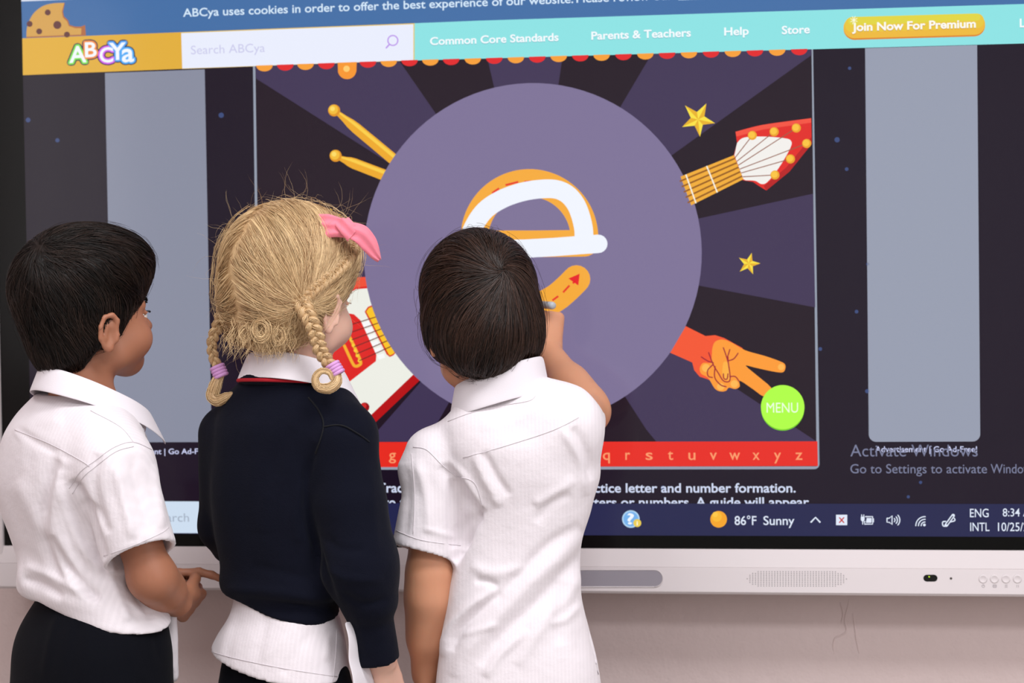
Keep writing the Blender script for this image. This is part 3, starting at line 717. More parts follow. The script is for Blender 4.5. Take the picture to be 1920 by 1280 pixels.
# taskbar
tz1 = at(1500, 943.8)[2]-ZC
a = Art('taskbar', 6); a.poly([pl_(XL, -.4299), pl_(XL, tz1), pl_(XR, tz1), pl_(XR, -.4299)], (40, 42, 78)); a.done()
I = (226, 234, 250)
a = Art('taskbar_search', 8); a.poly([(112, 938.5), (500, 940), (500, 999.5), (112, 998)], (206, 222, 240)); a.text('Type here to search', (150, 977), (355, 977.5), 16.5, (134, 142, 160)); a.done()
a = Art('help_icon', 8); a.disc((1183, 972.5), 16.5, (176, 210, 240), n=32); a.disc((1183, 972.5), 13.8, (118, 178, 236), .3, 30); a.text('?', (1176, 982), (1189, 982), 20, (240, 246, 255), .02, .3); a.disc((1195, 980), 7.5, (236, 206, 84), .3, 20); a.text('i', (1193.7, 984), (1196.3, 984), 8, (250, 246, 220), .02, .3); a.done()
a = Art('weather_icon', 8); a.disc((1347.5, 973), 15.6, (246, 166, 44), n=32); a.disc((1344, 968), 9.5, (250, 186, 54), .3, 26); a.disc((1341, 964), 5, (253, 200, 72), .3, 20); a.done('orange sun')
a = Art('weather_text', 8); a.text('86°F', (1377.5, 983.5), (1418.5, 983.5), 16.5, I, .008); a.text('Sunny', (1431.5, 983.5), (1489.5, 983.5), 16.5, I, .008); a.done()
a = Art('chevron_icon', 8); a.stroke([(1520, 979), (1529, 969.5), (1538, 979)], 3, I, cap=False); a.done()
a = Art('close_icon', 8); a.poly([(1567.5, 964.5), (1588.5, 964.5), (1588.5, 984), (1567.5, 984)], I); a.stroke([(1574, 970), (1582, 979)], 2.2, (196, 50, 44), .2); a.stroke([(1582, 970), (1574, 979)], 2.2, (196, 50, 44), .05); a.done()
a = Art('battery_icon', 8); a.stroke([(1623, 968), (1636, 968), (1636, 982), (1621, 982), (1621, 977)], 2.2, I); a.poly([(1625, 970.5), (1634, 970.5), (1634, 979.5), (1623.5, 979.5)], I); a.stroke([(1637.5, 972), (1637.5, 978)], 2, I); a.poly([(1614, 968), (1621, 968), (1621, 974), (1619, 977), (1616, 977), (1614, 974)], I); a.stroke([(1617.5, 976), (1617.5, 982)], 1.8, I); a.stroke([(1615.5, 964.5), (1615.5, 968)], 1.6, I); a.stroke([(1619.5, 964.5), (1619.5, 968)], 1.6, I); a.done()
a = Art('speaker_icon', 8); a.stroke([(1663, 971), (1667, 971), (1672.5, 966), (1672.5, 983), (1667, 978.5), (1663, 978.5), (1663, 971)], 2, I)
for r in (4.5, 9, 13.5): a.stroke(arc((1673.5, 974.5), r, -42, 42, 8), 2, I)
a.done()
a = Art('wireless_icon', 8); a.disc((1733, 983.5), 2.6, I, n=12)
for r in (7, 12, 17): a.stroke(arc((1734, 985), r, 180, 272, 8), 2, I)
a.done()
a = Art('stylus_icon', 8); a.stroke([(1774, 984), (1787, 966)], 6.5, I); a.stroke([(1775.5, 982), (1786, 967.5)], 2.2, (40, 42, 78), .2); a.stroke([(1773, 977), (1767.5, 978), (1768, 985), (1774, 986)], 2.2, I, .1, smooth=4); a.stroke([(1781, 978), (1790, 975.5), (1789, 971)], 2.2, I, smooth=4); a.done()
a = Art('language_text', 8); a.text('ENG', (1818.5, 969), (1853.5, 969), 15.5, I, .004); a.text('INTL', (1819, 995), (1855, 995), 15.5, I, .004); a.done()
a = Art('clock_text', 8); a.text('8:34', (1880, 967.5), (1912, 967.5), 14.5, I, .004); a.text('AM', (1918, 967.5), (1944, 967.5), 14.5, I, .004); a.text('10/25/2023', (1871, 995), (1957, 995), 15.5, I, .004); a.done()

# ================================================================== CHILDREN
SKIN_A = mat('skin_tan', (168, 112, 86), rough=0.5, spec=0.35, sss=0.35, noise_col=(14, 0.08))
SKIN_B = mat('skin_fair', (230, 184, 164), rough=0.5, spec=0.35, sss=0.35, noise_col=(14, 0.06))
SKIN_C = mat('skin_light_tan', (203, 144, 112), rough=0.5, spec=0.35, sss=0.35, noise_col=(14, 0.07))
SHIRT = mat('white_cotton', (232, 223, 227), rough=0.85, spec=0.15, sheen=0.25, bump=[(900, 0.0002), (60, 0.0012)], stripe=(0.005, 0.04))
SHIRT_P = mat('white_collar_cotton', (231, 223, 228), rough=0.85, spec=0.15, sheen=0.2, bump=[(900, 0.0002)])
SEAM = mat('white_thread', (224, 216, 220), rough=0.9, spec=0.1)
NAVY = mat('navy_knit', (11, 13, 26), rough=0.9, spec=0.10, sheen=0.03, bump=[(700, 0.0004), (40, 0.001)])
TROUSER = mat('navy_trouser', (9, 10, 17), rough=0.9, spec=0.10, sheen=0.02, bump=[(600, 0.0002)])
SHOE = mat('black_leather', (18, 17, 18), rough=0.35, spec=0.5)
SOCK = mat('white_sock', (226, 222, 222), rough=0.9)
HAIR_A = hair_mat('hair_black_brown', (10, 7, 6), (54, 38, 31), 0.42, 0.3)
HAIR_B = hair_mat('hair_blond', (146, 100, 56), (248, 216, 166), 0.42, 0.45)
HAIR_C = hair_mat('hair_dark_brown', (15, 9, 7), (78, 52, 41), 0.38, 0.42)
PINK = mat('pink_ribbon', (238, 128, 146), rough=0.75, spec=0.2, sheen=0.3, bump=[(500, 0.0003)])
LILAC = mat('lilac_elastic', (206, 150, 204), rough=0.8)
RED = mat('red_knit_trim', (178, 26, 40), rough=0.9)

class Head:
    def __init__(s, c, yaw, pitch, roll, S=1.0): s.c, s.R, s.S = np.asarray(c, float), frame(yaw, pitch, roll), S
    def __call__(s, *p): return s.c + s.R @ (np.array(p, float)*s.S)
    def loc(s, P): return ((P-s.c)@s.R)/s.S
def head_prims(F, h, ear=24, tuck=0.0):
    S, R = h.S, h.R
    E = lambda c, r, k=0.012, op='add', Rl=None: F.ell(h(*c), np.array(r)*S, R if Rl is None else R@Rl, k, op)
    C = lambda a, b, r1, r2, k=0.006, op='add': F.rc(h(*a), h(*b), r1*S, r2*S, k, op)
    E((0, -.012, .022), (.071, .090, .076)); E((0, .026, -.032), (.056, .056, .062), .02)
    C((-.036, .02, -.072), (0, .058, -.088), .022, .018, .02); C((.036, .02, -.072), (0, .058, -.088), .022, .018, .02)
    E((0, .062, -.088), (.018, .016, .014), .015)
    for s in (-1, 1):
        E((s*.034, .052, -.056), (.026, .026, .026), .018)                    # cheek
        C((s*.012, .082, -.006), (s*.042, .066, -.010), .0065, .006, .012)      # brow ridge
        E((s*.030, .092, -.025), (.014, .013, .0095), .010, 'sub')              # eye socket
        C((s*.018, .0795, -.021), (s*.042, .072, -.022), .0035, .003, .003)      # upper lid
        C((s*.019, .079, -.032), (s*.040, .072, -.031), .0032, .0028, .003)      # lower lid
        E((s*.0085, .0925, -.047), (.0055, .006, .005), .005)                    # nostril wing
    C((0, .082, -.016), (0, .0985, -.043), .0065, .0078, .010); E((0, .099, -.0455), (.008, .0075, .007), .006)
    E((0, .0835, -.0655), (.018, .008, .0050), .006); E((0, .082, -.0735), (.015, .008, .0055), .005); E((0, .092, -.0695), (.018, .004, .0012), .002, 'sub')
    for s in (-1, 1):                                                            # ears
        Rl = np.array(Matrix.Rotation(math.radians(-s*ear), 3, 'Z') @ Matrix.Rotation(math.radians(-12), 3, 'X'))
        o = np.array((s*(.0745-tuck), -.014, -.038))
        w = lambda y, z, x=0.0: tuple(o + Rl@np.array((s*x, y, z)))
        E(w(0, 0, -.001), (.0045, .013, .021), .004, 'add', Rl)
        hel = [w(.008, .008, .001), w(.008, .018, .002), w(0, .025, .004), w(-.011, .021, .007), w(-.015, .008, .008), w(-.013, -.008, .006), w(-.006, -.019, .003)]
        for a, b in zip(hel[:-1], hel[1:]): C(a, b, .0036, .0036, .002)
        E(w(-.000, -.0205, .001), (.004, .007, .0065), .004, 'add', Rl)
        C(w(-.006, .010, .003), w(-.006, -.008, .003), .003, .003, .003); C(w(.010, -.002, .001), w(.010, -.010, .001), .0035, .003, .003)
        E(w(.001, -.002, .005), (.0045, .0058, .0095), .003, 'sub', Rl)
def hand_prims(F, wrist, d, palm, side, curls, S=0.72, thumb=(35, 25, 10), spread=6):
    """d: towards the fingers, palm: normal out of the palm, side=+1 thumb on (d x palm) side; curls: bend angles per finger (3 each)"""
    d = nrm(d); palm = nrm(np.asarray(palm) - d*np.dot(palm, d)); t = np.cross(d, palm)*side
    W = np.asarray(wrist, float); P = lambda a, b, c=0.0: W + S*(a*d + b*t + c*palm)
    F.rc(P(.0, .0), P(.03, .002), .020*S, .024*S, .012, sq=(palm, .62))
    for b0, b1 in ((.022, .029), (.008, .010), (-.007, -.010), (-.020, -.028)): F.rc(P(.02, b0*.7), P(.085, b1), .0145*S, .0125*S, .008, sq=(palm, .85))
    F.rc(P(.02, .018, .006), P(.05, .030, .008), .014*S, .012*S, .01)
    tips = []
    for i, (b, L, r) in enumerate(((.029, (.042, .026, .021), .0092), (.010, (.046, .029, .022), .0094), (-.010, (.043, .027, .022), .0090), (-.028, (.034, .021, .019), .0080))):
        a = 0; p = P(.088, b); sp = math.radians(spread*(1.5-i)/1.5)
        base = d*math.cos(sp)+t*math.sin(sp); pts = [p]
        for j in range(3):
            a += math.radians(curls[i][j]); v = base*math.cos(a)+palm*math.sin(a)
            q = p+v*L[j]*S; F.rc(p, q, r*S*(1-.06*j), r*S*(.94-.06*j), .0035); p = q; pts.append(q)
        tips.append(p)
    p = P(.028, .030, .008); a1, a2, a3 = [math.radians(x) for x in thumb]
    for j, (L, r) in enumerate(((.040, .0115), (.032, .0105), (.025, .0095))):
        ang = a1 - (0 if j == 0 else (a2 if j == 1 else a2+a3))
        v = nrm(d*math.cos(ang)+t*math.sin(ang)+palm*(0.35+0.25*j)); q = p+v*L*S; F.rc(p, q, r*S, r*S*.92, .005); p = q
    return tips
def px_rows(rows, ratio, yaw, Y):
    """garment rows (py, x_left, x_right[, ratio[, dY]]) read as a silhouette -> loft rows"""
    out = []
    for r in rows:
        py, xl, xr = r[:3]; q = r[3] if len(r) > 3 else ratio; Yc = Y + (r[4] if len(r) > 4 else 0)
        m = (xl+xr)/2; c = at(m, py, Yc); v = nrm((c-CAM)*[1, 1, 0]); rel = math.radians(yaw) - math.atan2(v[0], v[1])
        half = (xr-xl)/2*mpp(Yc)
        rx = half/math.hypot(math.cos(rel), q*math.sin(rel)); out.append((c[2], c[0], c[1], rx, rx*q))
    return out
def cloth_attr(V, yaw):
    y = math.radians(yaw); return V[:, 0]*math.cos(y)-V[:, 1]*math.sin(y)
def garment(name, F, m, parent, yaw=0, fold=(), smooth=3, wob=0.0, zfine=None, label=None, coarse=3.0):
    F.grid(zfine, coarse); V, Q = F.mesh(smooth)
    if wob: V = V + vnormals(V, Q)*((noise3(V, 22)*.6+noise3(V*[1, 1, .6], 48, 2)*.4)*wob)[:, None]
    if fold: V = folds(V, Q, fold)
    o = quad_mesh(name, V, Q, m, parent, True, {'across': cloth_attr(V, yaw)})
    if label: o['label'] = label
    return o, V, Q
def drape(V, Q, px, lift=0.0006, n=6):
    bv = BVHTree.FromPolygons([Vector(v) for v in V], [tuple(int(i) for i in q) for q in Q])
    out = []
    for x, y in (catmull(px, n) if len(px) > 2 else np.linspace(px[0], px[1], 12)):
        d = Vector(nrm(ray(x, y))); h = bv.ray_cast(Vector(CAM), d)
        if h[0] is not None: out.append(np.array(h[0] + h[1]*lift*(1 if h[1].dot(d) < 0 else -1)))
    return out
def seams(parent, V, Q, lst, m=SEAM, r=0.00042, name='seam'):
    for px in lst:
        p = drape(V, Q, px)
        if len(p) > 3: tube(name, p, r, m, parent, 5)
def collar(name, c, yaw, a, b, slope, rollz, h_stand, h_back, h_front, m, parent, gap=16, flare=0.008, tipflare=0.02):
    y = math.radians(yaw); rt = np.array([math.cos(y), -math.sin(y), 0]); fw = np.array([math.sin(y), math.cos(y), 0])
    V = []; n = 56; prof = 9
    for i in range(n+1):
        t = math.radians(gap+(360-2*gap)*i/n); cs, sn = math.cos(t), math.sin(t); f = max(0, cs)**2
        h = h_back+(h_front-h_back)*f; fl = flare+tipflare*f
        for j in range(prof):
            if j == 0: dr, dz = -.003, -h_stand
            elif j == 1: dr, dz = -.001, -h_stand*.4
            elif j == 2: dr, dz = .0, -.003
            elif j == 3: dr, dz = .0015, 0.0
            elif j == 4: dr, dz = .004, -.001
            else: u = (j-4)/4; dr, dz = .004+fl*u, -.001-h*u
            wv = .0012*math.sin(5*t+1.3)*(j/8)
            V.append(np.asarray(c)+rt*sn*(a+dr+wv)+fw*cs*(b+dr+wv)+np.array([0, 0, dz-slope*b*cs+rollz*a*sn]))
    F = [(i*prof+j, i*prof+j+1, (i+1)*prof+j+1, (i+1)*prof+j) for i in range(n) for j in range(prof-1)]
    o = mesh_obj(name, V, F, m, parent); s = o.modifiers.new('thickness', 'SOLIDIFY'); s.thickness = 0.0018; s.offset = 0
    s2 = o.modifiers.new('smooth', 'SUBSURF'); s2.levels = 1; s2.render_levels = 2
    return o

# ------------------------------------------------------------------ hair
def roots_on(V, Q, n, keep=None):
    a = np.linalg.norm(np.cross(V[Q[:, 2]]-V[Q[:, 0]], V[Q[:, 3]]-V[Q[:, 1]]), axis=1)
    if keep is not None: a = a*keep(V[Q].mean(1))
    k = RNG.choice(len(Q), n, p=a/a.sum()); w = RNG.dirichlet([1, 1, 1, 1], n)
    return (V[Q[k]]*w[..., None]).sum(1)
def grow(F, P, dirf, n, step, h0=(0.0005, 0.004), droop=0.0, clump=0.25, frizz=0.06, pull=0.6, seed=0):
    N = len(P); S = np.zeros((N, n, 3)); h = RNG.uniform(*h0, N)
    j1 = np.stack([noise3(P, 38, seed+i) for i in range(3)], -1)*clump; j2 = RNG.normal(0, frizz, (N, 3))
    nn = F.normal(P); P = P + nn*(h-F.sample(P))[:, None]; S[:, 0] = P
    prev = None
    for i in range(1, n):
        nn = F.normal(P); D = dirf(P)+j1+j2; D = D - nn*(D*nn).sum(1)[:, None]
        D /= np.linalg.norm(D, axis=1)[:, None]+1e-9; D[:, 2] -= droop
        D += np.stack([noise3(P, 90, seed+7+k) for k in range(3)], -1)*clump*.5
        D /= np.linalg.norm(D, axis=1)[:, None]+1e-9
        P = P + D*(step if np.isscalar(step) else step[:, None])
        d = F.sample(P); nn = F.normal(P); e = h-d
        P = P + nn*(np.where(e > 0, e, e*pull))[:, None]; S[:, i] = P
    return S
def strand_mesh(name, groups, m, parent):
    Vs, Qs, Ts = [], [], []; o = 0
    for S, r, tint in groups:
        N, n = S.shape[:2]; T = np.gradient(S, axis=1); T /= np.linalg.norm(T, axis=2)[..., None]+1e-9
        ref = np.broadcast_to(RNG.normal(0, 1, (N, 1, 3)), T.shape); A = np.cross(T, ref); A /= np.linalg.norm(A, axis=2)[..., None]+1e-9; B = np.cross(T, A)
        tp = (1-np.linspace(0, 1, n)**3*.85)[None, :, None]; rr = np.broadcast_to(np.asarray(r, float).reshape(-1, 1, 1), (N, 1, 1))*tp
        ring = np.stack([S+(A*math.cos(a)+B*math.sin(a))*rr for a in (0, 2.094, 4.189)], 2)   # N,n,3,3
        Vs.append(ring.reshape(-1, 3)); base = (np.arange(N)[:, None, None]*n+np.arange(n-1)[None, :, None])*3+o; j = np.arange(3)[None, None]
        Qs.append(np.stack([base+j, base+(j+1) % 3, base+3+(j+1) % 3, base+3+j], -1).reshape(-1, 4))
        Ts.append(np.repeat(np.asarray(tint, float), n*3)); o += N*n*3
    return quad_mesh(name, np.concatenate(Vs), np.concatenate(Qs), m, parent, True, {'tint': np.concatenate(Ts)})
def hair_cap(h, ells, table, step=0.003, extra=None, cut=True):
    F = Field(step)
    for c, r in ells: F.ell(h(*c), np.array(r)*h.S, h.R, 0.02)
    tz, ty = np.array(table).T
    def face(P):
        q = h.loc(P); return (np.interp(q[..., 2], tz, ty)-q[..., 1])*0.75*h.S
    lo = h.c-0.16; F.fn(face, lo, h.c+0.16, 0.006, 'sub')
    if extra: extra(F)
    F.grid(); V, Q = F.mesh(3); return F, V, Q
def tint_of(P, base=.35, amp=.3, sc=60, rnd=.2): return np.clip(base+amp*noise3(P, sc, 5)+RNG.normal(0, rnd, len(P)), 0, 1)

def eyes(h, parent, iris):
    W, I, K = mat('eye_white', (226, 220, 214), 0.2), mat('iris_'+iris, {'brown': (52, 30, 18), 'blue': (84, 116, 150)}[iris], 0.15), mat('pupil', (6, 5, 5), 0.1)
    for s in (-1, 1):
        c = h(s*.030, .0685, -.0265); r = .0112*h.S; V, F, fm = [], [], []; nu, nv = 20, 14; fw = h.R[:, 1]; rt = h.R[:, 0]; up = h.R[:, 2]
        for j in range(nv+1):
            a = math.pi*j/nv
            for i in range(nu): b = 2*math.pi*i/nu; V.append(c+r*(fw*math.cos(a)+(rt*math.cos(b)+up*math.sin(b))*math.sin(a)))
        for j in range(nv):
            for i in range(nu): F.append((j*nu+i, (j+1)*nu+i, (j+1)*nu+(i+1) % nu, j*nu+(i+1) % nu)); fm.append(2 if j == 0 else (1 if j <= 2 else 0))
        mesh_obj('eye', V, F, [W, I, K], parent, True, fm)
def brow_lash(h, parent, m):
    for s in (-1, 1):
        S, L = [], []
        for k in range(70):
            u = k/69; p = h(s*(.012+.034*u), .0868-.017*u*u, -.0085+.004*math.sin(u*2.6)+RNG.normal(0, .0011)); d = h.R@np.array((s*.7, -.1, .5-.6*u)); S.append([p, p+nrm(d)*.003*h.S, p+nrm(d)*.0055*h.S+h.R[:, 1]*.0006])
        for k in range(26):
            u = k/25; p = h(s*(.019+.024*u), .0835-.0075*u*u, -.0225+.001*math.sin(u*3)); d = h.R@np.array((s*(-.15+.5*u), .9, -.15)); q = p+nrm(d)*.0022*h.S; L.append([p, q, q+nrm(h.R@np.array((s*.3*u, .4, .75)))*.0018*h.S])
        strand_mesh('eyebrow', [(np.array(S), .00055, np.full(len(S), .1))], m, parent); strand_mesh('eyelashes', [(np.array(L), .0004, np.zeros(len(L)))], m, parent)
def legs(F, hipL, hipR, yaw, r=(0.052, 0.042, 0.036, 0.026)):
    y = math.radians(yaw); fw = np.array([math.sin(y), math.cos(y), 0])
    feet = []
    for hp in (hipL, hipR):
        hp = np.asarray(hp, float); kn = np.array([hp[0], hp[1], hp[2]*.54])+fw*.008; an = np.array([hp[0], hp[1], .062])-fw*.012
        F.rc(hp, kn, r[0], r[1], .02); F.rc(kn, an, r[2]+.004, r[3], .015); F.rc(kn-fw*.008+[0, 0, -.06], an+[0, 0, .08], r[2]+.004, r[3], .02)
        F.rc(an, an+fw*.02+[0, 0, -.03], .026, .024, .012); F.rc(an-fw*.012+[0, 0, -.038], an+fw*.10+[0, 0, -.044], .020, .014, .015, sq=((0, 0, 1), .8)); feet.append(an)
    return feet
def shoes(feet, yaw, parent):
    y = math.radians(yaw); fw = np.array([math.sin(y), math.cos(y), 0])
    for an in feet:
        F = Field(.0035); b = np.array([an[0], an[1], 0])
        F.rc(b-fw*.022+[0, 0, .028], b+fw*.10+[0, 0, .026], .031, .027, .01); F.rc(b-fw*.022+[0, 0, .055], b+fw*.02+[0, 0, .05], .033, .03, .02)
        F.fn(lambda P: P[..., 2]-.072, b-.2, b+.2, .004, 'and'); F.fn(lambda P: .001-P[..., 2], b-.2, b+.2, .002, 'and')
        F.rc(b+[0, 0, .06], b+[0, 0, .2], .028, .03, .004, 'sub')
        F.grid(); V, Q = F.mesh(2); s = quad_mesh('shoe', V, Q, SHOE, parent)
        box('shoe_sole', (0, 0, 0), (1, 1, 1), SHOE, s).data.transform(Matrix.Translation(b+fw*.038) @ Matrix.Rotation(-y, 4, 'Z') @ Matrix.Diagonal((.052, .175, .012, 1)) @ Matrix.Translation((-.5, -.5, 0)))
def body_mesh(F, m, parent, zfine=None):
    F.grid(zfine, 3.0); V, Q = F.mesh(2); return quad_mesh('body', V, Q, m, parent)

# ------------------------------------------------------------------ boy writing on the screen
def boy_writing():
    Y = -0.33; yaw = -8
    t = thing('person', 'dark-haired child in untucked white shirt writing on the screen with a stylus', 'person', (at(960, 800, Y)[0], Y, 0))
    h = Head(at(901, 588, -0.30), -9, 22, -4)
    rows = [(728, 895, 1000, .9), (752, 862, 1045, .7), (785, 832, 1092, .66), (825, 828, 1118), (880, 842, 1126), (950, 866, 1112), (1020, 858, 1092), (1100, 840, 1090), (1180, 828, 1106), (1250, 818, 1124), (1300, 812, 1132), (1340, 808, 1136)]
    TR = px_rows(rows, .70, yaw, Y)
    # body
    B = Field(.0028); head_prims(B, h, 6, .007)
    B.rc(h(0, -.028, -.05), at(938, 770, Y+.005), .040, .044, .02)
    B.loft([(z, cx, cy, rx-.012, ry-.012) for z, cx, cy, rx, ry in TR[1:]], yaw, .03)
    zl = at(960, 1340, Y)[2]; hip = at(970, 1370, Y); rt = frame(yaw)[:, 0]
    B.rc(at(970, 1320, Y)+rt*-.03, at(970, 1320, Y)+rt*.03, .066, .066, .02)
    hips = (hip-rt*.052, hip+rt*.052); feet = legs(B, *hips, yaw)
    # left arm hanging
    sl, el, wl = at(812, 880, Y-.01), at(803, 1120, Y-.015), at(798, 1262, Y+.02)
    B.rc(sl, el, .034, .027, .02); B.rc(el, wl, .0275, .0200, .012); B.rc(el+[0, 0, .03], (el+wl)/2, .027, .025, .02)
    hand_prims(B, wl+[0, 0, .004], (at(800, 1400, Y+.04)-wl), (1, .1, 0), -1, [(18, 25, 15), (22, 28, 18), (26, 30, 18), (30, 30, 20)])
    # right arm raised to the screen
    sr, er, wr = at(1060, 792, Y-.005), at(1104, 772, -.185), at(1030, 664, -.098)
    B.rc(sr, er, .035, .029, .02); B.rc(er, wr, .0290, .0200, .012); B.rc(er+(wr-er)*.15, er+(wr-er)*.45, .0285, .0265, .02)
    pen_tip, pen_end = at(962, 566, -.003), at(1038, 573, -.100)
    # fist closed on the pen
    d = nrm(at(1024, 585, -.070)-wr); pal = nrm(np.array([-.5, .85, .0]))
    hand_prims(B, wr, d, pal, 1, [(52, 55, 25), (66, 70, 35), (74, 76, 40), (80, 78, 40)], thumb=(40, 60, 10), spread=3)
    body = body_mesh(B, SKIN_C, t, (.55, 1.3))
    eyes(h, t, 'brown'); brow_lash(h, t, HAIR_C)
    # shirt
    S = Field(.0028); S.loft(TR, yaw, .03, ex=2.3)
    up = np.array([0, 0, 1.0])
    a0, c0 = at(822, 868, Y-.012), at(794, 1036, Y-.02); ax = nrm(c0-a0)
    nl = nrm(np.cross(at(850, 1056, Y-.02)-at(736, 1024, Y-.02), np.array([0.05, 1, -.25])));  nl = nl if nl @ ax > 0 else -nl
    S.rc(at(806, 850, Y-.01), at(800, 880, Y-.012), .034, .04, .03)
    S.rc(a0, c0+ax*.05, .0395, .0455, .014, cut=[(c0, nl)])
    S.rc(c0-ax*.012, c0+ax*.07, .0385, .0400, .003, 'sub')
    # right sleeve
    b0, b1 = at(1056, 790, Y-.008), at(1076, 792, -.222); bx = nrm(b1-b0)
    S.rc(at(1020, 770, Y-.01), b0, .040, .043, .04); S.rc(b0, b1+bx*.05, .045, .045, .03, cut=[(b1, bx)]); S.rc(b1-bx*.012, b1+bx*.08, .040, .042, .003, 'sub')
    zc = at(960, 1312, Y)[2]; S.fn(lambda P: (zc-P[..., 2]), (-1, -1, zc-.1), (1, 1, zc+.01), .003, 'and')
    # side vent on the right
    v0, v1 = at(1103, 1150, Y), at(1118, 1330, Y)
    S.rc(v0+[0, .0, 0], v1, .002, .008, .002, 'sub')
    fold = [([(908, 950), (888, 985), (870, 1020), (853, 1056)], 7, -6), ([(905, 958), (880, 940), (850, 900), (830, 870)], 14, -5), ([(905, 960), (893, 930), (868, 890), (842, 862)], 7, 3.5), ([(900, 962), (872, 985), (864, 1030)], 12, -5),
            ([(890, 850), (905, 890), (925, 925), (935, 950)], 9, 3), ([(905, 845), (928, 890), (955, 930)], 8, -3),
            ([(932, 1106), (880, 1140), (845, 1180), (826, 1230)], 10, 5), ([(938, 1110), (900, 1140), (862, 1180), (845, 1220)], 9, -4.5), ([(935, 1100), (915, 1090), (890, 1088)], 7, -3),
            ([(1092, 1000), (1040, 1050), (985, 1100), (930, 1160), (880, 1215), (850, 1270)], 15, 4), ([(1098, 1030), (1050, 1085), (995, 1140), (940, 1190), (900, 1250)], 13, -4), ([(1090, 985), (1030, 1020), (980, 1070), (925, 1130)], 11, -3),
            ([(1100, 1060), (1060, 1120), (1010, 1180), (970, 1250)], 14, 3), ([(1060, 1090), (1045, 1150), (1050, 1210)], 12, -2.5), ([(910, 1270), (935, 1230), (990, 1180)], 9, 3),
            ([(1075, 800), (1100, 850), (1108, 900)], 9, -3), ([(1050, 800), (1085, 860), (1098, 930)], 8, 2.5), ([(1080, 900), (1030, 930), (1000, 945)], 10, 2), ([(1070, 925), (1030, 945), (1005, 980)], 9, -2),
            ([(780, 860), (800, 930), (805, 1000)], 9, 2.5), ([(760, 870), (765, 940), (757, 1010)], 8, -2), ([(850, 900), (845, 960), (850, 1030)], 9, -2.5), ([(790, 990), (830, 1000), (858, 1008)], 6, 1.5),
            ([(880, 1060), (930, 1075), (990, 1060)], 10, 2), ([(1010, 760), (960, 790), (900, 800)], 12, 1.5), ([(865, 1190), (900, 1180), (935, 1170)], 6, 2), ([(1090, 1130), (1060, 1160), (1030, 1170)], 8, 2)]
    fold = [(f[0], f[1], f[2]*1.3) for f in fold]
    sh, V, Q = garment('shirt', S, SHIRT, t, yaw, fold, 3, .0016)
    seams(sh, V, Q, [[(775, 838), (800, 843), (830, 872), (858, 893)], [(858, 893), (890, 905), (905, 950)], [(868, 858), (960, 832), (1040, 805), (1085, 782)], [(738, 992), (790, 1012), (864, 1022)],
                     [(840, 790), (880, 775), (930, 762), (990, 752), (1004, 742)], [(1120, 1165), (1126, 1210), (1132, 1255)], [(775, 1000), (778, 930), (772, 850)]])
    collar('collar', at(936, 696, Y+.012), yaw-4, .056, .058, .16, .32, .034, .046, .060, SHIRT_P, sh, gap=20, flare=.008, tipflare=.02)
    # trousers and shoes
    T = Field(.004); hz = hip[2]
    T.rc(at(970, 1325, Y)+rt*-.035, at(970, 1325, Y)+rt*.035, .072, .072, .03)
    for hp in hips: T.rc(hp, np.array([hp[0], hp[1], .08]), .064, .055, .03, cut=[(np.array([0, 0, .075]), (0, 0, -1))])
    T.fn(lambda P: P[..., 2]-zl-.05, (-2, -2, zl-.05), (2, 2, zl+.3), .004, 'and'); garment('trousers', T, TROUSER, t, yaw)
    shoes(feet, yaw, t)
    # hair
    def ex(F): pass
    F, V, Q = hair_cap(h, [((0, -.012, .024), (.077, .100, .084)), ((0, -.036, -.022), (.069, .072, .072)), ((0, -.05, -.055), (.05, .048, .05)), ((.0, .02, .05), (.072, .086, .058)), ((.056, -.008, -.03), (.026, .036, .044)), ((-.050, -.008, -.024), (.025, .036, .038))],
                       [(-.14, -.065), (-.10, -.038), (-.075, .0), (-.05, .026), (-.02, .056), (.0, .085), (.015, .2)])
    wh = h(.028, -.104, .016)
    def dirf(P):
        D = P-wh; r = np.linalg.norm(D, axis=1)[:, None]; D = D/(r+1e-6); sw = np.cross(D, nrm(wh-h.c)); return D + sw*np.clip(.5-r*4, 0, .5)*.9 + np.array([0, 0, -.45])*np.clip(r*8, 0, 1)
    cap = quad_mesh('hair', V, Q, HAIR_C, t, True, {'tint': np.clip(.18+.2*noise3(V, 70), 0, 1)})
    keep = lambda P: np.where(np.linalg.norm(P-wh, axis=1) < .006, .05, 1.0)
    P = roots_on(V, Q, 11000, keep); G = grow(F, P, dirf, 11, RNG.uniform(.006, .0095, len(P)), (.0003, .0045), .12, .42, .07, .75)
    P2 = wh + (RNG.normal(0, 1, (900, 3)))*.006; G2 = grow(F, P2, dirf, 14, .0095, (.001, .005), .05, .22, .05, .8, 3)
    P3 = roots_on(V, Q, 260); G3 = grow(F, P3, dirf, 12, .008, (.002, .011), .05, .35, .3, .3, 9)
    strand_mesh('hair_strands', [(G, RNG.uniform(.0003, .0006, len(G)), tint_of(P, .36, .5, 70, .2)), (G2, .0005, tint_of(P2, .4, .3, 60, .2)), (G3, .00022, tint_of(P3, .6, .3))], HAIR_C, cap)
    # the stylus lies in the hand: a thing of its own
    pn = thing('stylus', 'short grey stylus pen held against the screen in the writing child\'s hand', 'pen', tuple(pen_tip))
    ax = nrm(pen_end-pen_tip); L = np.linalg.norm(pen_end-pen_tip)
    GR = mat('pen_grey', (126, 122, 124), .4); LT = mat('pen_cap_grey', (176, 180, 186), .35)
    tube('barrel', [pen_tip+ax*s for s in (.012, .02, .04, L-.014, L-.012)], [.0035, .0052, .0056, .0056, .0050], GR, pn, 16)
    tube('nib', [pen_tip+ax*s for s in (0, .002, .012)], [.001, .0018, .0034], mat('pen_nib', (60, 58, 60), .5), pn, 12)
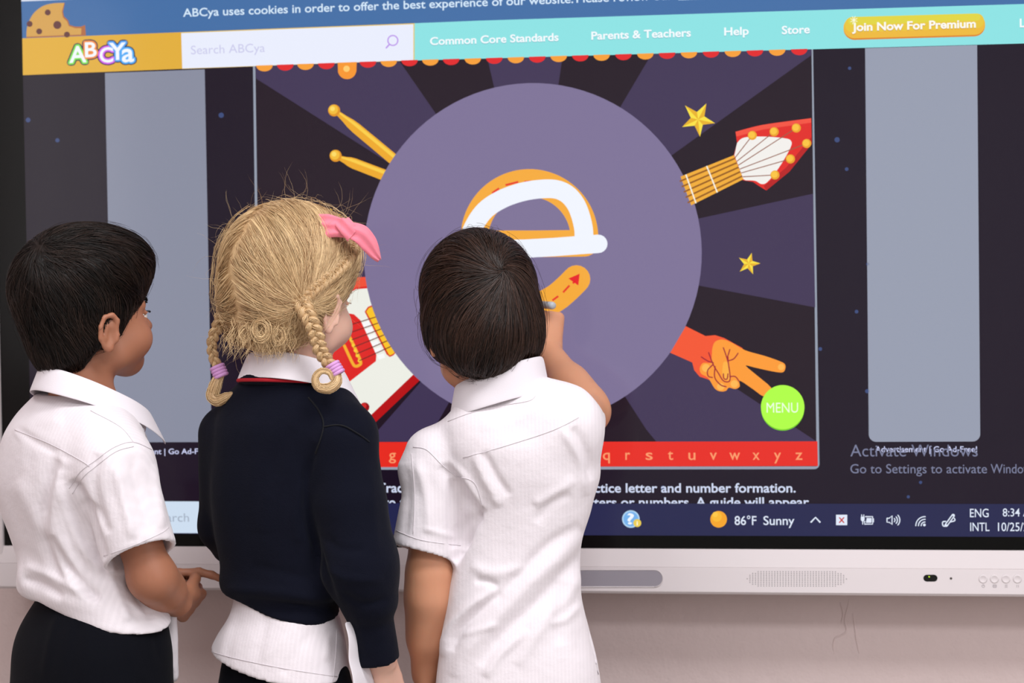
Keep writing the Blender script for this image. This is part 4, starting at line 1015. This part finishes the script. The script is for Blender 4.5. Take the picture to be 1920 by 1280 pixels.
    tube('end_cap', [pen_tip+ax*s for s in (L-.012, L-.010, L-.004, L-.001, L)], [.0052, .0058, .0058, .0048, .002], LT, pn, 16)
boy_writing()

# ------------------------------------------------------------------ boy watching with clasped hands
def boy_watching():
    Y = -0.43; yaw = 40
    t = thing('person', 'black-haired child in white shirt and navy trousers, hands clasped, leftmost of three', 'person', (at(150, 800, Y)[0], Y, 0))
    h = Head(at(157, 570, -0.43), 35, -7, 0, .965)
    rt, fw = frame(yaw)[:, 0], frame(yaw)[:, 1]
    rows = [(738, 70, 222, .8), (762, 44, 240, .7), (800, 16, 264), (850, -2, 272), (900, -8, 268), (950, 2, 262), (1000, 18, 262), (1040, 32, 266), (1075, 38, 276), (1105, 40, 290), (1135, 60, 308), (1170, 75, 325), (1215, 80, 330)]
    TR = px_rows(rows, .76, yaw, Y)
    B = Field(.0028); head_prims(B, h)
    B.rc(h(0, -.026, -.05), at(165, 790, Y), .039, .045, .02)
    B.loft([(z, cx, cy, rx-.012, ry-.012) for z, cx, cy, rx, ry in TR[1:]], yaw, .03)
    hc = at(172, 1230, Y); B.rc(hc-rt*.03, hc+rt*.03, .066, .066, .02)
    hip = hc-[0, 0, .05]; hips = (hip-rt*.05, hip+rt*.05); feet = legs(B, *hips, yaw)
    # right arm, forearm across the belly
    sr, er, wr = at(214, 868, Y-.075), at(282, 1078, Y-.070), at(332, 1128, Y+.015)
    B.rc(sr, er, .033, .0275, .02); B.rc(er, wr, .0275, .0205, .012); B.rc(er+(wr-er)*.15, er+(wr-er)*.5, .0275, .025, .02)
    hand_prims(B, wr, nrm(at(352, 1133, Y+.055)-wr), nrm(np.array([-.75, .35, .5])), 1, [(40, 60, 35), (48, 65, 40), (55, 70, 40), (62, 70, 40)], S=.68, thumb=(30, 30, 15), spread=4)
    # left arm reaching round from the far side, index finger out
    sl = TR[3]; slp = np.array([sl[1], sl[2], at(0, 850, Y)[2]])-rt*.10; el = slp+fw*.03+np.array([0, 0, -.165])-rt*.01; wl = at(250, 1098, Y+.056)
    B.rc(slp, el, .034, .028, .02); B.rc(el, wl, .0285, .0205, .012)
    hand_prims(B, wl, nrm(at(330, 1078, Y+.085)-wl), nrm(np.array([-.1, -.35, -.9])), -1, [(12, 16, 10), (55, 75, 45), (62, 80, 45), (66, 80, 45)], S=.68, thumb=(30, 20, 10), spread=6)
    body_mesh(B, SKIN_A, t, (.5, 1.3)); eyes(h, t, 'brown'); brow_lash(h, t, HAIR_A)
    # shirt
    S = Field(.0028); S.loft(TR, yaw, .03, ex=2.3)
    a0, c0 = at(212, 876, Y-.075), at(262, 1038, Y-.085); ax = nrm(c0-a0)
    e0, e1 = at(203, 1070, Y-.09), at(326, 1018, Y-.07); nl = nrm(np.cross(e1-e0, np.array([.35, 1, -.15]))); nl = nl if nl@ax > 0 else -nl
    S.rc(at(200, 840, Y-.06), at(214, 880, Y-.075), .046, .050, .03)
    S.rc(a0, c0+ax*.05, .052, .0465, .016, cut=[((e0+e1)/2, nl)]); S.rc(c0-ax*.012, c0+ax*.08, .042, .0405, .003, 'sub')
    lsh = slp; S.rc(lsh, lsh+(el-lsh)*.75, .044, .043, .03, cut=[(lsh+(el-lsh)*.72, el-lsh)])
    p0, p1 = at(70, 1118, Y-.05), at(312, 1190, Y-.05); hn = nrm(np.cross(p1-p0, np.array([-.15, 1, .25]))); hn = hn if hn[2] < 0 else -hn
    S.fn(lambda P: (P-p0)@hn, at(0, 1300, Y)-[.4, .4, .0], at(350, 1050, Y)+[.3, .4, 0], .004, 'and')
    S.rc(at(316, 1150, Y+.03), at(322, 1262, Y+.045), .016, .012, .012, sq=(fw, .6))
    S.rc(at(62, 1085, Y-.045), at(70, 1100, Y-.02), .016, .018, .03)
    fold = [([(112, 862), (96, 900), (84, 960), (92, 1030), (118, 1090)], 12, -4), ([(124, 858), (104, 910), (100, 980), (130, 1060)], 10, 3.5), ([(118, 880), (112, 960), (130, 1040), (165, 1110)], 13, 4), ([(100, 1000), (130, 1060), (170, 1110), (190, 1120)], 10, -4), ([(85, 960), (95, 1010), (115, 1060), (150, 1110)], 9, 3),
            ([(40, 1085), (80, 1095), (120, 1120)], 8, -3), ([(45, 1060), (100, 1080), (160, 1120)], 9, 2.5), ([(30, 900), (60, 960), (90, 1010)], 14, 2),
            ([(196, 1050), (172, 985), (150, 925), (134, 900)], 8, -6), ([(120, 900), (128, 960), (150, 1020), (190, 1075)], 10, 3), ([(240, 1080), (262, 1120), (290, 1160)], 9, -3), ([(206, 1080), (225, 1130), (240, 1165)], 11, 2.5),
            ([(185, 850), (175, 910), (195, 980)], 11, -2.5), ([(245, 850), (262, 930), (285, 1000)], 11, -2), ([(215, 870), (235, 950), (250, 1010)], 10, 2.5), ([(290, 870), (298, 940), (305, 990)], 9, 2), ([(150, 940), (180, 960), (205, 1000)], 9, -2.5),
            ([(28, 820), (70, 790), (120, 790)], 14, 1.5), ([(30, 800), (70, 830), (110, 850)], 8, -1.5), ([(310, 1180), (318, 1220), (322, 1260)], 5, 2)]
    fold = [(f[0], f[1], f[2]*1.7) for f in fold]
    sh, V, Q = garment('shirt', S, SHIRT, t, yaw, fold, 3, .0016)
    seams(sh, V, Q, [[(130, 915), (150, 885), (180, 862), (215, 838), (250, 829), (288, 845)], [(136, 925), (157, 893), (185, 870), (218, 846), (250, 837)], [(28, 806), (90, 830), (150, 862), (168, 874)], [(195, 1042), (250, 1022), (300, 1000), (316, 988)], [(250, 829), (225, 800), (170, 770)]])
    collar('collar', at(178, 732, Y+.005), yaw+2, .062, .070, .50, .0, .026, .030, .044, SHIRT_P, sh, gap=14, flare=.012, tipflare=.010)
    T = Field(.004); T.rc(hc-rt*.035+[0, 0, .0], hc+rt*.035, .082, .082, .03)
    T.loft(px_rows([(1108, 78, 296), (1150, 62, 306), (1200, 42, 310), (1260, 28, 314), (1330, 22, 318)], .84, yaw, Y), yaw, .03)
    for hp in hips: T.rc(hp+[0, 0, -.02], np.array([hp[0], hp[1], .08]), .075, .056, .03, cut=[(np.array([0, 0, .075]), (0, 0, -1))])
    tf = [([(110, 1150), (95, 1200), (82, 1270)], 8, 2), ([(150, 1165), (140, 1210), (130, 1280)], 10, -2), ([(230, 1180), (250, 1230), (262, 1280)], 10, 2), ([(290, 1190), (300, 1240)], 6, -1.5)]
    garment('trousers', T, TROUSER, t, yaw, tf); shoes(feet, yaw, t)
    F, V, Q = hair_cap(h, [((0, -.008, .026), (.078, .095, .082)), ((0, -.024, -.02), (.072, .062, .066)), ((0, .022, .048), (.072, .088, .056)), ((0, -.046, -.058), (.042, .034, .038))],
                       [(-.14, -.07), (-.105, -.055), (-.085, -.045), (-.06, -.032), (-.052, -.018), (-.048, .020), (-.04, .030), (-.02, .046), (.0, .078), (.008, .100), (.014, .2)])
    wh = h(.012, -.070, .085)
    def dirf(P):
        D = P-wh; r = np.linalg.norm(D, axis=1)[:, None]; D = D/(r+1e-6); q = h.loc(P); return D + np.array([0, 0, -.5])*np.clip(r*7, 0, 1) + h.R[:, 1]*(np.clip(q[:, 2]*12, 0, .9)*np.clip(q[:, 1]*14+.6, 0, 1))[:, None]
    cap = quad_mesh('hair', V, Q, HAIR_A, t, True, {'tint': np.clip(.15+.2*noise3(V, 70), 0, 1)})
    P = roots_on(V, Q, 11000); G = grow(F, P, dirf, 8, RNG.uniform(.0045, .0075, len(P)), (.0003, .004), .06, .6, .1, .8)
    P3 = roots_on(V, Q, 260); G3 = grow(F, P3, dirf, 8, .006, (.001, .008), .0, .45, .4, .3, 9)
    strand_mesh('hair_strands', [(G, RNG.uniform(.0003, .0005, len(G)), tint_of(P, .34, .45, 70, .2)), (G3, .00022, tint_of(P3, .5, .3))], HAIR_A, cap)
boy_watching()

# ------------------------------------------------------------------ girl with braids
def girl_watching():
    Y = -0.38; yaw = 20
    t = thing('person', 'blond child with braids and pink bow in navy sweater, between the two others', 'person', (at(540, 800, Y)[0], Y, 0))
    h = Head(at(548, 534, -0.37), 21, 2, 2)
    rt, fw = frame(yaw)[:, 0], frame(yaw)[:, 1]
    rows = [(708, 458, 624, .9), (718, 446, 636, .85), (732, 430, 640, .75), (752, 416, 653, .7), (790, 404, 664), (850, 398, 660), (920, 396, 652), (1000, 404, 644), (1060, 414, 640), (1096, 413, 647), (1110, 416, 646), (1122, 430, 636), (1150, 428, 638), (1175, 430, 640), (1215, 430, 640)]
    TR = px_rows(rows, .74, yaw, Y)
    B = Field(.0028); head_prims(B, h); B.rc(h(0, -.026, -.05), at(552, 770, Y), .038, .044, .02)
    B.loft([(z, cx, cy, rx-.016, ry-.016) for z, cx, cy, rx, ry in TR[4:]], yaw, .03)
    hc = at(535, 1230, Y); B.rc(hc-rt*.03, hc+rt*.03, .056, .056, .02); hip = hc-[0, 0, .05]; hips = (hip-rt*.042, hip+rt*.042); feet = legs(B, *hips, yaw)
    sr, er, wr = at(648, 815, Y-.04), at(672, 1050, Y-.05), at(716, 1238, Y-.015)
    B.rc(sr, er, .034, .028, .02); B.rc(er, wr, .028, .0205, .012)
    hand_prims(B, wr, nrm(at(742, 1330, Y+.01)-wr), nrm(np.array([-.8, .4, 0])), 1, [(14, 25, 15), (18, 28, 18), (24, 30, 18), (28, 30, 20)], S=.70, thumb=(28, 15, 10))
    sl, el, wl = at(424, 815, Y+.03), at(420, 985, Y+.045), at(470, 1080, Y+.14)
    B.rc(sl, el, .032, .027, .02); B.rc(el, wl, .027, .02, .012); hand_prims(B, wl, nrm(np.array([.7, .6, -.1])), nrm(np.array([0, -.3, 1])), 1, [(20, 30, 20)]*4, S=.7)
    body_mesh(B, SKIN_B, t, (.5, 1.35)); eyes(h, t, 'blue'); brow_lash(h, t, HAIR_B)
    # sweater
    S = Field(.003); S.loft(TR, yaw, .03, ex=2.3)
    a0, a1, a2, a3 = at(644, 818, Y-.04), at(656, 940, Y-.045), at(676, 1062, Y-.05), at(692, 1122, Y-.045); w0, w1 = at(693, 1146, Y-.04), at(706, 1236, Y-.025)
    S.rc(at(610, 780, Y-.02), a0, .042, .042, .03); S.rc(a0, a1, .043, .047, .014); S.rc(a1, a2, .047, .048, .008); S.rc(a2, a3, .047, .039, .02)
    wx = nrm(w1-w0); S.rc(w0-wx*.012, w1+wx*.03, .0305, .0305, .006, cut=[(w1, wx)]); S.rc(w1-wx*.012, w1+wx*.05, .0245, .0245, .003, "sub")
    S.rc(sl, el, .038, .034, .02); S.rc(el, wl-(wl-el)*.1, .034, .03, .012)
    p0, p1 = at(428, 1142, Y-.06), at(640, 1196, Y-.07); hn = nrm(np.cross(p1-p0, np.array([-.05, 1, .28]))); hn = hn if hn[2] < 0 else -hn
    S.fn(lambda P: np.where((P-w0)@rt > -.035, -.1, (P-p0)@hn), at(400, 1300, Y)-[.15, .3, 0], at(660, 1050, Y)+[0, .3, 0], .004, 'and')
    fold = [([(592, 830), (574, 900), (580, 980), (604, 1060), (632, 1140)], 8, -6), ([(570, 900), (556, 960), (560, 1020)], 10, 2.5), ([(520, 890), (500, 940), (492, 1000)], 13, 2), ([(550, 800), (520, 860), (505, 930)], 13, -2), ([(470, 780), (470, 880), (478, 1000)], 15, 1.5),
            ([(430, 1120), (500, 1128), (580, 1140), (632, 1158)], 7, -3), ([(420, 1105), (500, 1108), (600, 1122)], 9, 2.5), ([(600, 1000), (640, 1030), (690, 1030)], 9, -2), ([(610, 1060), (650, 1085), (720, 1085)], 9, 2.5), ([(640, 1110), (680, 1132), (728, 1122)], 7, -2.5), ([(690, 870), (700, 950), (705, 1040)], 10, 1.5), ([(615, 790), (640, 800), (690, 825)], 4, -1.5), ([(665, 1150), (680, 1190), (690, 1230)], 7, 1.2), ([(470, 1060), (540, 1075), (590, 1090)], 10, -1.5)]
    sw, V, Q = garment('sweater', S, NAVY, t, yaw, fold, 3, .0016)
    seams(sw, V, Q, [[(606, 800), (640, 797), (670, 812), (692, 828)], [(578, 745), (598, 770), (607, 800), (592, 850)]], mat('navy_thread', (8, 9, 16), .9), .0011)
    # ribbed neckline with red stripe
    nk = at(541, 718, Y); 
    def ringpts(a, b, dz, sl=.10): return [nk+rt*math.sin(q)*a+fw*math.cos(q)*b+np.array([0, 0, dz-sl*b*math.cos(q)]) for q in np.linspace(0, 2*math.pi, 60)]
    tube('neck_rib', ringpts(.0600, .0600, .003), .0080, NAVY, sw, 10); tube('neck_stripe', ringpts(.0672, .0672, .0010), .0026, RED, sw, 8)
    # shirt: collar over the sweater, tails under it
    tail_rows = [(1090, 440, 622), (1130, 438, 628), (1155, 430, 636), (1190, 408, 645), (1240, 388, 652), (1300, 380, 664)]
    TT = px_rows(tail_rows, .74, yaw, Y)
    U = Field(.003); U.loft(TT, yaw, .02, ex=2.3)
    q0, q1 = at(386, 1240, Y-.05), at(632, 1284, Y-.05); un = nrm(np.cross(q1-q0, np.array([-.05, 1, .2]))); un = un if un[2] < 0 else -un
    U.fn(lambda P: (P-q0)@un, at(300, 1500, Y)-[0, .3, 0], at(760, 1180, Y)+[0, .3, 0], .003, 'and')
    U.loft([(z, cx, cy, rx-.006, ry-.006) for z, cx, cy, rx, ry in TT], yaw, .002, op='sub')
    # front tail hanging lower, and the slit between the two
    s0, s1 = at(641, 1172, Y-.055), at(650, 1310, Y-.06)
    uf = [([(440, 1150), (425, 1190), (412, 1240)], 9, 2), ([(500, 1150), (490, 1200), (480, 1250)], 12, -2), ([(560, 1165), (520, 1210), (470, 1250)], 11, 2), ([(590, 1180), (550, 1230), (530, 1265)], 10, -2), ([(618, 1180), (610, 1240)], 8, 1.5)]
    ut, UV, UQ = garment('shirt', U, SHIRT, t, yaw, uf, 2, .001)
    fl = []
    for i, py in enumerate((1165, 1190, 1215, 1240, 1265, 1295, 1320)):
        k = i/6; fl.append([at(x + 4*math.sin(py*.08), py, Y-.045+dy) for x, dy in ((646+18*k, -.03), (655+18*k, -.02), (666+18*k, -.005), (676+20*k, .01), (686+22*k, .03))])
    FV = [p for r_ in fl for p in r_]; FF = [(i*5+j, i*5+j+1, (i+1)*5+j+1, (i+1)*5+j) for i in range(6) for j in range(4)]
    fo = mesh_obj('front_tail', FV, FF, SHIRT_P, ut); md = fo.modifiers.new('t', 'SOLIDIFY'); md.thickness = .002; fo.modifiers.new('s', 'SUBSURF').render_levels = 2
    seams(ut, UV, UQ, [[(398, 1222), (450, 1236), (540, 1254), (632, 1268)], [(631, 1180), (629, 1225), (624, 1275)]])
    collar('shirt_collar', at(556, 684, Y+.006), yaw+4, .062, .060, .36, .0, .02, .034, .052, SHIRT_P, t, gap=14, flare=.014, tipflare=.016)
    # skirt
    K = Field(.004); K.loft(px_rows([(1100, 452, 612), (1170, 436, 630), (1250, 414, 654), (1350, 398, 680), (1560, 370, 720)], .68, yaw, Y), yaw, .02)
    garment('skirt', K, TROUSER, t, yaw, [([(430, 1240), (410, 1290)], 9, 2)], 2, .003); shoes(feet, yaw, t)
    # hair
    baseR, baseL = h(.054, -.064, -.022), h(-.066, -.056, -.016)
    F, V, Q = hair_cap(h, [((0, -.012, .024), (.080, .100, .085)), ((0, -.034, -.02), (.076, .074, .066)), ((0, .02, .046), (.073, .080, .056)), ((0, -.046, -.052), (.055, .046, .034))],
                       [(-.14, -.07), (-.095, -.075), (-.085, -.056), (-.06, -.026), (-.045, -.014), (-.032, .004), (-.015, .040), (.0, .055), (.03, .070), (.05, .082), (.062, .2)])
    bR, bL = baseR, baseL
    for _ in range(4):
        bR = bR - F.normal(bR[None])[0]*F.sample(bR[None])[0]; bL = bL - F.normal(bL[None])[0]*F.sample(bL[None])[0]
    part = lambda P: h.loc(P)[:, 0] + .006*np.sin(h.loc(P)[:, 2]*60) + .014
    low = lambda P: h.loc(P)[:, 2] < -.056
    def dirf(P):
        s_ = part(P) > 0; T_ = np.where(s_[:, None], bR, bL); D = T_-P; r = np.linalg.norm(D, axis=1)[:, None]; D = D/(r+1e-6)
        q = h.loc(P); D = D + np.where(s_[:, None], 1, -1)*h.R[:, 0]*np.clip(q[:, 2]*5, 0, .5)[:, None] + np.array([0, 0, -.25])
        return np.where(low(P)[:, None], D*.9+np.array([0, 0, -.5]), D)
    cap = quad_mesh('hair', V, Q, HAIR_B, t, True, {'tint': np.clip(.46+.2*noise3(V, 60), 0, 1)})
    def stop(S, P):                                     # strands end where they are gathered into a braid
        s_ = part(P) > 0; T_ = np.where(s_[:, None], bR, bL)
        for i in range(1, S.shape[1]):
            d = np.linalg.norm(S[:, i]-T_, axis=1); prev = np.linalg.norm(S[:, i-1]-T_, axis=1); m = ((prev < .011) | (d > prev+.002)) & ~low(P); S[m, i] = S[m, i-1]+(T_[m]-S[m, i-1])*.15
        return S
    P = roots_on(V, Q, 15000); G = stop(grow(F, P, dirf, 14, RNG.uniform(.007, .010, len(P)), (.0003, .005), .0, .30, .045, .8, 2), P)
    P2 = roots_on(V, Q, 700, lambda p: np.where(h.loc(p)[:, 2] > -.06, 1, 3)); G2 = grow(F, P2, dirf, 10, .007, (.003, .012), .0, .7, .25, .3, 5)
    P3 = roots_on(V, Q, 330, lambda p: np.where(h.loc(p)[:, 2] > .03, 3, 1)); up_ = F.normal(P3)
    G3 = np.zeros((len(P3), 12, 3)); G3[:, 0] = P3; dv = up_*.7+RNG.normal(0, .7, P3.shape); curl = RNG.normal(0, .5, P3.shape)
    for i in range(1, 12): dv = dv/np.linalg.norm(dv, axis=1)[:, None]+curl*.42+RNG.normal(0, .16, P3.shape)+np.array([0, 0, -.06])-F.normal(G3[:, i-1])*.14; G3[:, i] = G3[:, i-1]+dv/np.linalg.norm(dv, axis=1)[:, None]*.0055
    strand_mesh('hair_strands', [(G, RNG.uniform(.00025, .0005, len(G)), tint_of(P, .58, .42, 70, .17)), (G2, .0003, tint_of(P2, .6, .3)), (G3, .00011, tint_of(P3, .7, .2))], HAIR_B, cap)
    def braid(name, path, w, parent, pitch=.020, taper=.75, nst=130):
        C = catmull(path, 24); d = np.r_[0, np.cumsum(np.linalg.norm(np.diff(C, axis=0), axis=1))]; L = d[-1]; n = int(L/.0016)+2
        C = np.stack([np.interp(np.linspace(0, L, n), d, C[:, i]) for i in range(3)], -1); T, _, _ = frames(C)
        vw = C-CAM; vw /= np.linalg.norm(vw, axis=1)[:, None]; sd = np.cross(T, vw); sd /= np.linalg.norm(sd, axis=1)[:, None]; nn = np.cross(sd, T)
        s = np.linspace(0, L, n); W = w*(1-(1-taper)*s/L); lst = []; groups = []
        for k in range(3):
            ph = 2*math.pi*(s/pitch/1.5+k/3); K = C+sd*(np.cos(ph)*W*.62)[:, None]+nn*(np.sin(2*ph)*W*.36)[:, None]; lst.append((K, W*(.50+.06*np.cos(2*ph))))
            for _ in range(nst//3):
                a = RNG.uniform(0, 6.28); r_ = RNG.uniform(.42, .62); tw = RNG.uniform(-1, 1)*.5
                groups.append(K+sd*(np.cos(a+tw*ph)*W*r_)[:, None]+nn*(np.sin(a+tw*ph)*W*r_)[:, None]+RNG.normal(0, .0002, K.shape))
        Vb, Fb = [], []
        for K, r_ in lst:
            v, f = tube_arrays(K, r_, 10); o = len(Vb); Vb += v; Fb += [tuple(i+o for i in q_) for q_ in f]
        o = mesh_obj(name, Vb, Fb, HAIR_B, parent); at_ = o.data.attributes.new('tint', 'FLOAT', 'POINT'); at_.data.foreach_set('value', np.full(len(Vb), .38, np.float32))
        Gs = np.array(groups); strand_mesh('braid_strands', [(Gs, .00045, RNG.uniform(.2, 1, len(Gs)))], HAIR_B, o) if parent is t else None
        return o
    def tuft(name, path, rad, parent, n=90):
        C = catmull(path, 10); m = len(C); T, N_, B_ = frames(C); rd = np.interp(np.linspace(0, 1, m), np.linspace(0, 1, len(rad)), rad); gs = []
        for _ in range(n):
            a = RNG.uniform(0, 6.28); q = math.sqrt(RNG.uniform(0, 1)); gs.append(C+(N_*math.cos(a)+B_*math.sin(a))*(rd*q)[:, None]+RNG.normal(0, .0002, C.shape))
        v, f = tube_arrays(C, rd*.8, 10); o = mesh_obj(name, v, f, HAIR_B, parent); at_ = o.data.attributes.new('tint', 'FLOAT', 'POINT'); at_.data.foreach_set('value', np.full(len(v), .45, np.float32))
        return o, (np.array(gs), .0005, RNG.uniform(.25, 1, n))
    Yb = bR[1]; Yl = bL[1]
    brR = braid('braid', [bR+[-.002, .0, .004], at(577, 590, Yb-.012), at(592, 625, Yb-.010), at(600, 655, Yb-.006), at(616, 680, Yb-.002), at(625, 692, Yb)], .0105, t)
    brL = braid('braid', [bL+[.002, 0, .006], at(419, 570, Yl-.012), at(410, 605, Yl-.008), at(398, 640, Yl-.004), at(400, 668, Yl), at(409, 690, Yl)], .0080, t, pitch=.024)
    def tie(c, d, parent):
        d = nrm(d); a_ = nrm(np.cross(d, [0, 1, .2])); b_ = np.cross(d, a_); lst = []
        for k in range(4): lst.append(([c+d*(k-1.5)*.0042+(a_*math.cos(q)+b_*math.sin(q))*.0082 for q in np.linspace(0, 6.2832, 22)], .0026))
        tubes('hair_tie', lst, LILAC, parent, 8)
    tie(at(628, 692, Yb-.002), at(632, 700, Yb)-at(622, 684, Yb), brR); tie(at(411, 696, Yl), at(414, 704, Yl)-at(406, 686, Yl), brL)
    _, g1 = tuft('braid_end', [at(630, 698, Yb-.003), at(630, 716, Yb-.008), at(616, 727, Yb-.013), at(597, 724, Yb-.015), at(592, 708, Yb-.015), at(603, 696, Yb-.014), at(617, 699, Yb-.013), at(623, 712, Yb-.013)], [.006, .0075, .0075, .006, .005, .0045, .004, .0025], brR)
    _, g2 = tuft('braid_end', [at(412, 702, Yl), at(404, 722, Yl-.003), at(399, 742, Yl-.005), at(408, 751, Yl-.008), at(424, 744, Yl-.010), at(437, 737, Yl-.010)], [.006, .009, .0095, .008, .0065, .002], brL)
    # small plait from the bow back to the right braid, loose curls at the nape
    def on(px, py, lift=.003):
        bv = on.bv; d = Vector(nrm(ray(px, py))); hit = bv.ray_cast(Vector(CAM), d); return np.array(hit[0]+hit[1]*lift) if hit[0] else None
    on.bv = BVHTree.FromPolygons([Vector(v) for v in V], [tuple(int(i) for i in q) for q in Q])
    pts = [on(x, y) for x, y in ((660, 452), (655, 472), (640, 494), (622, 512), (604, 528), (584, 545), (568, 562))]; pts = [p for p in pts if p is not None]
    if len(pts) > 3: braid('side_plait', pts, .0095, t, pitch=.017, taper=.8, nst=110)
    curls = []
    for cx, cy, r_, n in ((494, 612, 17, 40), (466, 618, 13, 16), (524, 622, 12, 14)):
        c = on(cx, cy, .004); c = at(cx, cy, -.46) if c is None else c
        for _ in range(n):
            a0 = RNG.uniform(0, 6.28); rr_ = r_*.0007*RNG.uniform(.45, 1.25); a0 = RNG.normal(2.2, .5); s_ = RNG.choice([-1, 1]); curls.append([c+np.array([rr_*math.cos(a0+s_*k*.45), -.004-.0006*k+RNG.normal(0, .0003), rr_*1.05*math.sin(a0+s_*k*.45)-.0006*k]) for k in range(RNG.integers(11, 12))])
    wisps = []
    for _ in range(170):
        x = RNG.uniform(425, 560); c = on(x, RNG.uniform(590, 632), .001)
        if c is None: continue
        ph, am = RNG.uniform(0, 6.28), RNG.uniform(.001, .005); wisps.append([c+np.array([am*math.sin(ph+k*.7)+RNG.normal(0, .0002)+(-.0008*k if x < 480 else 0), -.0008*k, -.0032*k]) for k in range(12)])
    strand_mesh('nape_curls', [(np.array(curls), .0004, RNG.uniform(.3, 1, len(curls)))], HAIR_B, cap); strand_mesh('nape_wisps', [(np.array(wisps), .0003, RNG.uniform(.4, 1, len(wisps)))], HAIR_B, cap)
    strand_mesh('braid_end_strands', [g1], HAIR_B, brR); strand_mesh('braid_end_strands', [g2], HAIR_B, brL)
    # pink bow
    bw = bpy.data.objects.new('hair_bow', None)
    def lobe(name, path, widths, nrmls, parent, puff=.006, pleats=3):
        C = catmull(path, 6); m = len(C); Wd = np.interp(np.linspace(0, 1, m), np.linspace(0, 1, len(widths)), widths); ND = catmull(nrmls, 6)[:m] if len(nrmls) == len(path) else np.tile(nrmls[0], (m, 1))
        T = np.gradient(C, axis=0); V_, F_ = [], []; nv = 15
        for i in range(m):
            n_ = nrm(ND[i]); s_ = nrm(np.cross(T[i], n_)); k = i/(m-1)
            for j in range(nv):
                u = j/(nv-1)*2-1; V_.append(C[i]+s_*u*Wd[i]+n_*(puff*(1-u*u)+.0022*math.cos(u*math.pi*pleats+k*1.5)*(1-k*.3)))
        F_ = [(i*nv+j, i*nv+j+1, (i+1)*nv+j+1, (i+1)*nv+j) for i in range(m-1) for j in range(nv-1)]
        o = mesh_obj(name, V_, F_, PINK, parent); md = o.modifiers.new('t', 'SOLIDIFY'); md.thickness = .0022; md.offset = -1; sb = o.modifiers.new('s', 'SUBSURF'); sb.levels = 1; sb.render_levels = 2
        return o
    Yw = -.40; vn = [np.array([.15, -.9, .35])]
    knot = lobe('hair_bow', [at(640, 415, Yw-.012), at(652, 430, Yw-.017), at(663, 444, Yw-.014)], [.012, .0125, .012], [np.array([.3, -.8, .5])], t, .008, 2)
    lobe('bow_loop', [at(592, 424, Yw-.012), at(612, 424, Yw-.016), at(632, 426, Yw-.016), at(652, 432, Yw-.014)], [.0185, .0180, .0145, .0105], vn, knot, .004, 2.5)
    lobe('bow_loop', [at(655, 432, Yw-.013), at(676, 440, Yw-.010), at(692, 458, Yw-.003), at(704, 478, Yw+.004), at(712, 490, Yw+.008)], [.0125, .0150, .0135, .0085, .003], [np.array([.3, -.8, .4])], knot, .007, 2)
girl_watching()

for o in bpy.data.objects:
    if '_abs' in o: del o['_abs']
